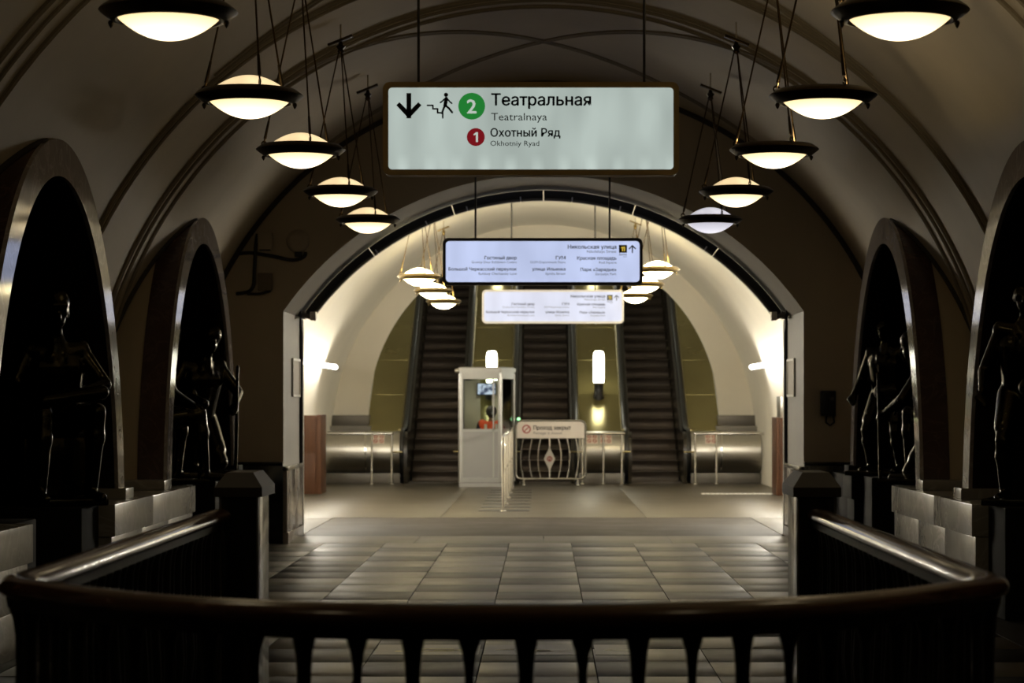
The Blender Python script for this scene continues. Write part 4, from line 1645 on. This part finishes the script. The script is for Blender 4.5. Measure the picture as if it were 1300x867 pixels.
# decks between and beside the escalators
DECKS = [(-3.50, ECX - ESP - .67, 'olive brass deck left of the left escalator'), (ECX - ESP + .67, ECX - .67, 'olive brass deck between left and middle escalators'),
         (ECX + .67, ECX + ESP - .67, 'olive brass deck between middle and right escalators'), (ECX + ESP + .67, 3.50, 'olive brass deck right of the right escalator')]
for di, (xa, xb, lab) in enumerate(DECKS):
    t = thing('escalator_deck', ((xa + xb) / 2, 44.2, 0), lab, 'deck', 'decks of the escalators')
    MB().box(xa, xb, 44.565, 45.0, .97, 1.0, .004).build('deck_panel', BRASSDECK, t)
    y = 45.0
    while y < YTOP - .5:
        y1 = min(y + 1.25, YTOP)
        z0, z1 = 1.0 + (y - 45) * T30, 1.0 + (y1 - 45) * T30
        MB().prism([(y + .006, z0 + .003), (y1 - .006, z1 - .003), (y1 - .006, z1 - .033), (y + .006, z0 - .027)], xa, xb, 'x').build('deck_panel', BRASSDECK, t)
        MB().prism([(y1 - .012, z1 - .02), (y1 + .012, z1 - .006), (y1 + .012, z1 - .04), (y1 - .012, z1 - .05)], xa, xb, 'x').build('joint_strip', BRASSTRIM, t)
        y = y1
    MB().prism([(45.0, .9), (YTOP, .9 + (YTOP - 45) * T30), (YTOP, .7 + (YTOP - 45) * T30), (45, .5)], xa + .01, xb - .01, 'x').build('deck_core', ESCPANEL, t)

# rounded steel newel casings at the foot of the decks
CAS = [(-4.19, ECX - ESP - .64, 'wide steel casing at the foot of the leftmost deck', (-3.42,)), (ECX - ESP + .64, ECX - .64, 'steel casing behind the glazed booth', ()),
       (ECX + .64, ECX + ESP - .64, 'steel casing between the middle and right escalators', ()), (ECX + ESP + .64, 4.19, 'wide steel casing at the foot of the rightmost deck', (3.42,))]
cp = [(44.56, 1.0), (44.22, 1.0)]
for i in range(1, 15):
    a = pi / 2 + pi * .93 * i / 14
    cp.append((44.22 + .40 * cos(a), .60 + .40 * sin(a)))
cp += [(44.15, .2), (44.56, .2)]
for (xa, xb, lab, joints) in CAS:
    t = thing('newel_casing', ((xa + xb) / 2, 44.2, 0), lab, 'casing', 'steel casings at the escalator feet')
    xs = [xa] + list(joints) + [xb]
    for a, b in zip(xs[:-1], xs[1:]):
        MB().prism(cp, a + .004, b - .004, 'x').build('curved_cover', STEEL, t)
    for j in joints:
        MB().prism([(p[0] - .006 if p[0] < 44.5 else p[0], p[1] + .004) for p in cp], j - .02, j + .02, 'x').build('cover_joint', CHROME, t)
    MB().box(xa, xb, 44.0, 44.56, 0, .198, .004).build('kick_plate', GREYMETAL, t)
    t['_x'] = xa
# warning stickers on the casings
STW = mat('sticker_white', (.80, .70, .62), .5)
STR = mat('sticker_red', (.42, .10, .06), .5)


def warn(parent_x, label):
    x = parent_x
    a = pi / 2 + .86
    yy, zz = 44.22 + .405 * cos(a), .60 + .405 * sin(a)
    tn = Vector((0, -sin(a), cos(a)))
    tn = Vector((0, sin(a), -cos(a)))  # tangent downwards/outwards
    up = Vector((0, -cos(a + pi / 2), -sin(a + pi / 2)))
    nrm = Vector((0, cos(a), sin(a)))
    t = thing('warning_sticker', (x, yy, zz), label, 'sticker', 'safety stickers on the escalator casings')
    c = Vector((x, yy, zz)) + nrm * .006
    X = Vector((1, 0, 0))
    U = nrm.cross(X)
    U = U if U.z > 0 else -U
    h_ = .115
    rr_ = .40

    def on(u, v, lift):            # bend onto the curved casing
        a2 = a - v / rr_
        return Vector((x + u, 44.22 + (rr_ + lift) * cos(a2), .60 + (rr_ + lift) * sin(a2)))
    vs, fs = [], []
    for j in range(7):
        v_ = -h_ + 2 * h_ * j / 6
        vs += [on(-h_, v_, .004), on(h_, v_, .004)]
    for j in range(6):
        fs.append((2 * j, 2 * j + 1, 2 * j + 3, 2 * j + 2))
    MB().add(vs, fs).build('sticker_sheet', STW, t, recalc=False)
    for (du, dv) in ((-.055, .055), (.055, .055), (-.055, -.05), (.055, -.05)):
        vs, fs = [], []
        for i in range(16):
            an = 2 * pi * i / 16
            vs += [on(du + .042 * cos(an), dv + .042 * sin(an), .007), on(du + .028 * cos(an), dv + .028 * sin(an), .007)]
        for i in range(16):
            j = (i + 1) % 16
            fs.append((2 * i, 2 * j, 2 * j + 1, 2 * i + 1))
        vs2 = [on(du - .03, dv + .022, .007), on(du - .022, dv + .03, .007), on(du + .03, dv - .022, .007), on(du + .022, dv - .03, .007)]
        n0_ = len(vs)
        vs += vs2
        fs.append((n0_, n0_ + 1, n0_ + 2, n0_ + 3))
        MB().add(vs, fs).build('prohibition_mark', STR, t, recalc=False)


warn(-3.17, 'red and white safety sticker on the left steel casing')
warn(.93, 'left one of two safety stickers on the middle steel casing')
warn(1.20, 'right one of two safety stickers on the middle steel casing')
warn(3.22, 'red and white safety sticker on the right steel casing')

# ledges beside the tunnel mouth
for sgn, lab in ((-1, 'dark grey ledge at the left of the tunnel mouth'), (1, 'dark grey ledge at the right of the tunnel mouth')):
    t = thing('wall_ledge', (sgn * 3.82, 45.3, 1.08), lab, 'ledge', 'ledges beside the tunnel mouth')
    MB().box(*sorted((sgn * 3.45, sgn * 4.2)), 45.2, 45.5, 1.10, 1.31, .006).build('ledge_front', GREYMETAL, t)
    MB().box(*sorted((sgn * 3.40, sgn * 4.2)), 44.9, 45.5, .96, 1.10, .006).build('ledge_base', REVEAL, t)

# standing lamps on the decks
DECKL = glow('deck_lamp_glass', (1.0, 0.97, 0.78), L_DECK)


def deck_lamp(x, y, lab):
    z = 1.0 + (y - 45) * T30
    t = thing('deck_lamp', (x, y, z), lab, 'lamp', 'standing lamps on the escalator decks')
    MB().lathe([(0, -.07), (.10, -.07), (.11, .02), (.09, .05), (.092, .26), (.105, .28), (.0, .28)], (x, y, z), 20).build('lamp_base', BLACK, t)
    MB().lathe([(0, .28), (.098, .28), (.108, .34), (.11, .80), (.098, .90), (.07, .935), (0, .94)], (x, y, z), 24).build('glass_cylinder', DECKL, t)
    MB().lathe([(.105, .275), (.112, .275), (.112, .30), (.105, .30)], (x, y, z), 20, closed=True).build('collar', BRASSTRIM, t)


xl, xr = ECX - ESP / 2, ECX + ESP / 2
for i, y in enumerate((46.15, 51.3, 56.5)):
    wh = ('lowest', 'middle', 'highest')[i]
    deck_lamp(xl, y, '%s white standing lamp on the deck above the booth' % wh)
    deck_lamp(xr, y, '%s white standing lamp on the deck right of the middle escalator' % wh)


# tube railings in front of the casings
def railing(xa, xb, posts, stubs, Y, lab, z=.97):
    t = thing('tube_railing', ((xa + xb) / 2, Y, 0), lab, 'railing', 'steel tube railings at the escalators')
    P = [(xa, Y, z), (xb, Y, z)]
    MB().tube(P, .024, 12).build('top_rail', CHROME, t)
    for x in posts:
        p = MB().cyl((x, Y, 0), (x, Y, z), .022, n=12).build('post', CHROME, t)
        MB().lathe([(0, 0), (.05, 0), (.05, .012), (.026, .03), (0, .03)], (x, Y, 0), 14).build('foot_flange', CHROME, p)
        MB().ball((x, Y, z), .03, 10, 8).build('rail_joint', CHROME, p)
    for (x0, x1) in stubs:
        MB().tube([(x0, Y, .62), (x1, Y, .62)], .017, 8).build('guide_stub', BRASSTRIM, t)
    return t


railing(-4.18, -2.88, (-3.26, -2.88), ((-2.88, -2.68),), 43.35, 'steel tube railing at the left by the brown cabinet')
railing(-1.62, -.55, (-1.56, -.60), ((-1.72, -1.56), (-.62, -.44)), 43.62, 'steel tube railing behind the glazed booth')
railing(.78, 1.55, (.74, 1.14, 1.49), ((.50, .74), (1.49, 1.66)), 43.5, 'short steel tube railing right of the barrier')
railing(2.88, 4.18, (2.88, 3.28), ((2.66, 2.88),), 43.35, 'steel tube railing at the right wall')

# long guard rail seen end-on, running towards the booth
gr = thing('guard_rail', (-.58, 37, 0), 'long steel guard rail running away beside the booth', 'railing')
GX = -.575
posts = [32.6 + 2.3 * i for i in range(5)]
for i, y in enumerate(posts):
    p = MB().cyl((GX, y, 0), (GX, y, 1.06), .022, n=12).build('post', CHROME, gr)
    MB().lathe([(0, 0), (.05, 0), (.05, .01), (.026, .025), (0, .025)], (GX, y, 0), 12).build('foot_flange', CHROME, p)
MB().tube([(GX, posts[0], .5), (GX, posts[0], .9), (GX, posts[0] + .05, 1.04), (GX, posts[0] + .2, 1.08), (GX, posts[-1] + .1, 1.08)], .026, 10, up=(1, 0, .001)).build('top_rail', CHROME, gr)
for z in (.55,):
    MB().tube([(GX, posts[0], z), (GX, posts[-1], z)], .012, 8).build('mid_rail', CHROME, gr)
# thin dark strips lying flat on the floor under it
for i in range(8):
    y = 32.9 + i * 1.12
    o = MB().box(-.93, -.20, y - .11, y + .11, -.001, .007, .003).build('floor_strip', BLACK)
    tag(o, 'thin dark flat strip crossing under the guard rail, %s from the near end' % ['first', 'second', 'third', 'fourth', 'fifth', 'sixth', 'seventh', 'eighth'][i], 'strip', 'floor strips under the guard rail')
# pale perforated strip on the floor at the right
t = thing('floor_grille', (3.35, 39, 0), 'pale dashed metal floor grille in front of the right railing', 'grille')
for i in range(16):
    MB().box(2.70 + .08 * i, 2.70 + .08 * i + .06, 38.85, 39.15, -.001, .006).build('grille_bar', WHITE, t)

# brown cabinets by the walls
o = thing('wood_cabinet', (-3.98, 39.1, 0), 'brown wooden cabinet standing against the left wall', 'cabinet', 'wooden cabinets by the passage')
MB().box(-4.17, -3.86, 38.9, 39.8, 0, 1.34, .008).build('cabinet_body', WOODBOX, o)
MB().box(-3.86, -3.79, 38.88, 39.82, 0, 1.35, .008).build('side_board', WOODBOX, o)
MB().box(-4.14, -3.89, 38.885, 38.9, .72, 1.28, .004).build('cabinet_door', WOODBOX, o)
MB().box(-4.14, -3.89, 38.885, 38.9, .06, .68, .004).build('cabinet_door', WOODBOX, o)
o = thing('wood_cabinet', (4.0, 38.4, 0), 'brown wooden cabinet with grey metal box on top at the right wall', 'cabinet', 'wooden cabinets by the passage')
MB().box(3.93, 4.17, 38.2, 39.0, 0, 1.30, .008).build('cabinet_body', WOODBOX, o)
MB().box(3.90, 3.945, 38.18, 39.02, 0, 1.31, .008).build('side_board', WOODBOX, o)
MB().box(3.97, 4.15, 38.3, 38.9, 1.30, 1.66, .008).build('metal_box', STEEL, o)

# closed-passage barrier
BY = 43.0
br = thing('passage_barrier', (.135, BY, 0), 'steel barrier with a closed passage notice board and bowed bars', 'barrier')
bx0, bx1, bz0, bz1 = -.52, .79, .12, 1.215


def rr_path(x0, x1, z0, z1, r, y):
    return [(p[0], y, p[1]) for p in rrect((x0 + x1) / 2, (z0 + z1) / 2, x1 - x0, z1 - z0, r, 5)]


MB().tube(rr_path(bx0, bx1, bz0, bz1, .10, BY), .02, 10, closed=True, up=(0, 1, 0)).build('frame', CHROME, br)
board = MB().prism([(bx0 + .02, .89), (bx1 - .02, .89), (bx1 - .02, 1.13)] + [(bx1 - .09 + .07 * cos(radians(a)), 1.13 + .07 * sin(radians(a))) for a in (30, 60, 90)] + [(bx0 + .09 + .07 * cos(radians(a)), 1.13 + .07 * sin(radians(a))) for a in (90, 120, 150)] + [(bx0 + .02, 1.13)], BY - .015, BY + .015, 'y').build('notice_board', BARSIGN, br, smooth=False)
lettering(board, 'Проход закрыт', -.19, .52, 1.05, .075, BY - .018, INK, True)
lettering(board, 'Passage is closed', -.19, .34, .965, .045, BY - .018, INKG)
mb = MB()
cx, cz = -.32, 1.06
vs, fs = [], []
for i in range(28):
    a = 2 * pi * i / 28
    vs += [(cx + .082 * cos(a), BY - .018, cz + .082 * sin(a)), (cx + .06 * cos(a), BY - .018, cz + .06 * sin(a))]
for i in range(28):
    j = (i + 1) % 28
    fs.append((2 * i, 2 * j, 2 * j + 1, 2 * i + 1))
n0 = len(vs)
vs += [(cx - .052, BY - .018, cz - .038), (cx - .038, BY - .018, cz - .052), (cx + .052, BY - .018, cz + .038), (cx + .038, BY - .018, cz + .052)]
fs.append((n0, n0 + 1, n0 + 2, n0 + 3))
mb.add(vs, fs).build('prohibition_symbol', RED_INK, board, smooth=False, recalc=False)
xs = [bx0 + .145 + i * .163 for i in range(7)]
for i, x in enumerate(xs):
    if i == 3:
        bar = MB().cyl((x, BY, bz0), (x, BY, .89), .016, n=10).build('bar', CHROME, br)
        v = []
        zc_ = .50
        out = [(0, .24), (.03, .16), (.075, .07), (.105, 0), (.075, -.07), (.03, -.16), (0, -.24), (-.03, -.16), (-.075, -.07), (-.105, 0), (-.075, .07), (-.03, .16)]
        MB().prism([(x + p[0], zc_ + p[1]) for p in out], BY - .03, BY - .012, 'y').build('emblem_plate', STEEL, bar)
        MB().add([(x + .052 * cos(2 * pi * q / 24), BY - .032, zc_ + .052 * sin(2 * pi * q / 24)) for q in range(24)], [list(range(24))]).build('emblem_disc', mat('emblem_red', (.25, .05, .035), .4), bar, smooth=False, recalc=False)
        mb = MB()
        for seg in ([(-.034, -.028), (-.022, -.028), (-.012, .03), (-.02, .03)], [(-.02, .03), (-.012, .03), (.003, -.012), (-.003, -.012)], [(.02, .03), (.012, .03), (-.003, -.012), (.003, -.012)], [(.034, -.028), (.022, -.028), (.012, .03), (.02, .03)]):
            mb.add([(x + p[0], BY - .034, zc_ + p[1]) for p in seg], [(0, 1, 2, 3)])
        mb.build('emblem_letter', STEEL, bar, smooth=False, recalc=False)
    else:
        q = -1 if i < 3 else 1
        P = [(x + q * .055 * sin(pi * (j / 10)) - q * .0, BY, bz0 + (.89 - bz0) * j / 10) for j in range(11)]
        MB().tube(P, .011, 8, up=(0, 1, 0)).build('bar', CHROME, br)
for x in (bx0 + .15, bx1 - .15):
    ft = MB().cyl((x, BY, 0.01), (x, BY, bz0), .018, n=10).build('leg', CHROME, br)
    MB().box(x - .03, x + .03, BY - .22, BY + .22, 0, .018, .004).build('foot_bar', CHROME, ft)

# ================================================================== GLAZED BOOTH
booth = thing('attendant_booth', (-1.1, 42.8, 0), 'small glazed aluminium attendant booth in front of the escalators', 'booth')
PLAN = [(-1.545, 42.3), (-.79, 42.3), (-.565, 43.05), (-.565, 43.42), (-1.545, 43.42)]


def offs_plan(d):
    c = (sum(p[0] for p in PLAN) / 5, sum(p[1] for p in PLAN) / 5)
    out = []
    for p in PLAN:
        v = Vector((p[0] - c[0], p[1] - c[1]))
        out.append((p[0] + v.normalized().x * d, p[1] + v.normalized().y * d))
    return out


def plan_prism(d, z0, z1, name, m, parent=booth):
    return MB().prism(offs_plan(d), z0, z1, 'z').build(name, m, parent, smooth=False)


plan_prism(.02, 0, .07, 'plinth', ALU)
plan_prism(.0, .07, .10, 'floor_plate', GREYMETAL)
plan_prism(.02, 2.07, 2.13, 'cornice', ALU)
plan_prism(.045, 2.13, 2.20, 'roof_edge', ALU)
plan_prism(.01, 2.20, 2.22, 'roof', GREYMETAL)
for i in range(5):
    a, b = Vector(PLAN[i]), Vector(PLAN[(i + 1) % 5])
    d = (b - a).normalized()
    nrm = Vector((d.y, -d.x))
    MB().cyl((a.x, a.y, .08), (a.x, a.y, 2.1), .032, n=8).build('corner_post', ALU, booth)

    def wallbox(s0, s1, z0, z1, th, name, m, off=0.0, parent=booth):
        L = (b - a).length
        p0 = a + d * (s0 * L)
        p1 = a + d * (s1 * L)
        q = [(p0 + nrm * (off - th / 2)), (p1 + nrm * (off - th / 2)), (p1 + nrm * (off + th / 2)), (p0 + nrm * (off + th / 2))]
        return MB().prism([(v_.x, v_.y) for v_ in q], z0, z1, 'z').build(name, m, parent, smooth=False)
    if i != 3:
        wallbox(.03, .97, .17, 1.02, .025, 'lower_panel', BOOTHPANEL)
    wallbox(.02, .98, .08, .17, .035, 'bottom_rail', ALU)
    wallbox(.02, .98, 1.02, 1.07, .04, 'sill_rail', ALU)
    wallbox(.02, .98, 2.0, 2.08, .04, 'head_rail', ALU)
    for (u0, u1) in ((.0, .07), (.93, 1.0)):
        wallbox(u0, u1, .17, 2.0, .036, 'stile', ALU)
    wallbox(.07, .93, 1.07, 2.0, .008, 'glass_pane', GLASS)
    if i == 0:
        wallbox(.80, .835, .17, 2.0, .04, 'stile', ALU)
MB().ball((-1.60, 42.25, 2.15), .045, 12, 8).build('corner_knob', STEEL, booth)
MB().cyl((-1.60, 42.25, 2.15), (-1.53, 42.3, 2.16), .02, n=8).build('knob_arm', STEEL, booth)
MB().ball((-.47, 43.12, 1.25), .03, 10, 8).build('signal_light', glow('green_led', (.3, 1, .4), 2.0), booth)

MB().box(-1.35, -.8, 42.6, 43.0, 2.05, 2.068).build('ceiling_light', glow('booth_light', (1, .95, .82), 4.0), booth)
MB().box(-1.50, -1.20, 43.385, 43.395, 1.07, 1.98).build('window_blind', mat('cream_blind', (.62, .58, .45), .7, var=.05), booth)
MB().box(-.98, -.60, 43.385, 43.395, 1.07, 1.98).build('window_blind', mat('cream_blind', (.62, .58, .45), .7, var=.05), booth)

# desk, stool, monitor inside
dk = thing('booth_desk', (-1.1, 43.2, .1), 'narrow desk inside the glazed booth', 'desk')
MB().box(-1.50, -.62, 43.02, 43.36, .78, .81, .004).build('desk_top', BOOTHPANEL, dk)
for x in (-1.46, -.66):
    MB().box(x - .02, x + .02, 43.08, 43.34, .10, .78).build('leg', GREYMETAL, dk)
sl = thing('stool', (-.98, 42.72, .1), 'round stool under the person in the booth', 'stool')
MB().lathe([(0, .47), (.17, .47), (.18, .50), (.17, .535), (0, .535)], (-.98, 42.72, 0), 20).build('seat', BLACK, sl)
MB().cyl((-.98, 42.72, .12), (-.98, 42.72, .47), .025).build('stem', CHROME, sl)
MB().lathe([(0, .10), (.17, .10), (.16, .125), (.03, .15), (0, .15)], (-.98, 42.72, 0), 20).build('base', CHROME, sl)
mo = thing('monitor', (-1.08, 43.33, 1.72), 'small bright monitor mounted high inside the booth', 'monitor')
MB().box(-1.26, -.90, 43.30, 43.34, 1.70, 1.93, .006).build('screen_bezel', BLACK, mo)


def screen_mat():
    m = bpy.data.materials.new('monitor_picture')
    m.use_nodes = True
    N, Lk = m.node_tree.nodes, m.node_tree.links
    b = N['Principled BSDF']
    b.inputs['Base Color'].default_value = (.02, .02, .03, 1)
    tc = N.new('ShaderNodeTexCoord')
    vo = N.new('ShaderNodeTexNoise')
    vo.inputs['Scale'].default_value = 14
    vo.inputs['Detail'].default_value = 3
    cr = N.new('ShaderNodeValToRGB')
    e = cr.color_ramp.elements
    e[0].position, e[0].color = .40, (.03, .05, .12, 1)
    e[1].position, e[1].color = .58, (.72, .82, 1.0, 1)
    Lk.new(tc.outputs['Object'], vo.inputs['Vector'])
    Lk.new(vo.outputs['Fac'], cr.inputs[0])
    Lk.new(cr.outputs[0], b.inputs['Emission Color'])
    b.inputs['Emission Strength'].default_value = .9
    return m


MB().box(-1.245, -.915, 43.294, 43.301, 1.715, 1.915).build('screen', screen_mat(), mo)
MB().box(-1.10, -1.06, 43.32, 43.40, 1.62, 1.75).build('wall_bracket', BLACK, mo)

# the attendant, seated with the back turned
PX, PY = -.98, 42.70
SKIN = mat('skin', (.28, .16, .11), .55)
HAIR = mat('dark_hair', (.025, .02, .018), .6)
VEST = mat('orange_vest', (.85, .10, .02), .6, var=.08, scale=12)
REFLECT = mat('vest_reflective_strip', (.75, .70, .62), .35)
NAVY = mat('navy_workwear', (.018, .022, .05), .7, var=.15, scale=14)
J = dict(pelvis=(0, 0, .66), chest=(0, .05, 1.02), neck=(0, .09, 1.21), head=(0.0, .13, 1.36),
         elbowL=(-.29, .14, .82), wristL=(-.13, .34, .86), elbowR=(.29, .14, .82), wristR=(.13, .34, .86),
         kneeL=(-.14, .38, .60), ankleL=(-.14, .30, .19), kneeR=(.14, .38, .60), ankleR=(.14, .30, .19))
J = {k_: tuple(v_) for k_, v_ in J.items()}
pr = thing('person', (PX, PY, .1), 'person in an orange vest and navy clothes sitting inside the booth', 'person')
mb = body(J, .92, face=(.25, 1, -.12))
mb.v = [v_ + Vector((PX, PY, 0)) for v_ in mb.v]
fuse(mb, 'body', SKIN, pr, .012, 3, org=ORG[pr.name])


def V3(k_):
    return Vector(J[k_])


mb = MB()          # navy jacket sleeves and trousers
for q, sfx in ((-1, 'L'), (1, 'R')):
    sh = V3('chest') + Vector((q * .185, -.01, .13))
    mb.capsule(sh, V3('elbow' + sfx), .078, .062)
    mb.capsule(V3('elbow' + sfx), V3('elbow' + sfx).lerp(V3('wrist' + sfx), .9), .062, .046)
    hp = V3('pelvis') + Vector((q * .09, 0, 0))
    mb.capsule(hp, V3('knee' + sfx), .108, .078)
    mb.capsule(V3('knee' + sfx), V3('ankle' + sfx), .078, .062)
mb.capsule(V3('pelvis') + Vector((-.07, 0, 0)), V3('pelvis') + Vector((.07, 0, 0)), .125, .125)
mb.v = [v_ + Vector((PX, PY, 0)) for v_ in mb.v]
fuse(mb, 'workwear', NAVY, pr, .014, 3, org=ORG[pr.name])
mb = MB()          # vest
for q in (-1, 1):
    mb.capsule(V3('pelvis') + Vector((q * .075, 0, .06)), V3('chest') + Vector((q * .09, 0, 0)), .128, .128)
    mb.capsule(V3('chest') + Vector((q * .07, 0, .08)), V3('chest') + Vector((q * .165, -.01, .13)), .115, .092)
mb.capsule(V3('pelvis') + Vector((0, 0, .06)), V3('chest') + Vector((0, 0, .05)), .14, .15)
mb.v = [v_ + Vector((PX, PY, 0)) for v_ in mb.v]
vest = fuse(mb, 'vest', VEST, pr, .014, 3, org=ORG[pr.name])
for q in (-1, 1):
    P = [(PX + q * .10, PY - .115 + .03 * i / 6 - .0, .80 + .36 * i / 6) for i in range(7)]
    MB().tube(P, .02, prof=[(-.024, -.006), (.024, -.006), (.024, .006), (-.024, .006)], up=(0, 1, .1)).build('reflective_strip', REFLECT, vest)
mb = MB()
hc = V3('head') + Vector((PX, PY, 0))
mb.ball(hc + Vector((0, -.02, .04)), .106, 16, 12)
mb.ball(hc + Vector((0, -.055, -.01)), .082, 14, 10)
fuse(mb, 'hair', HAIR, pr, .012, 3, org=ORG[pr.name])
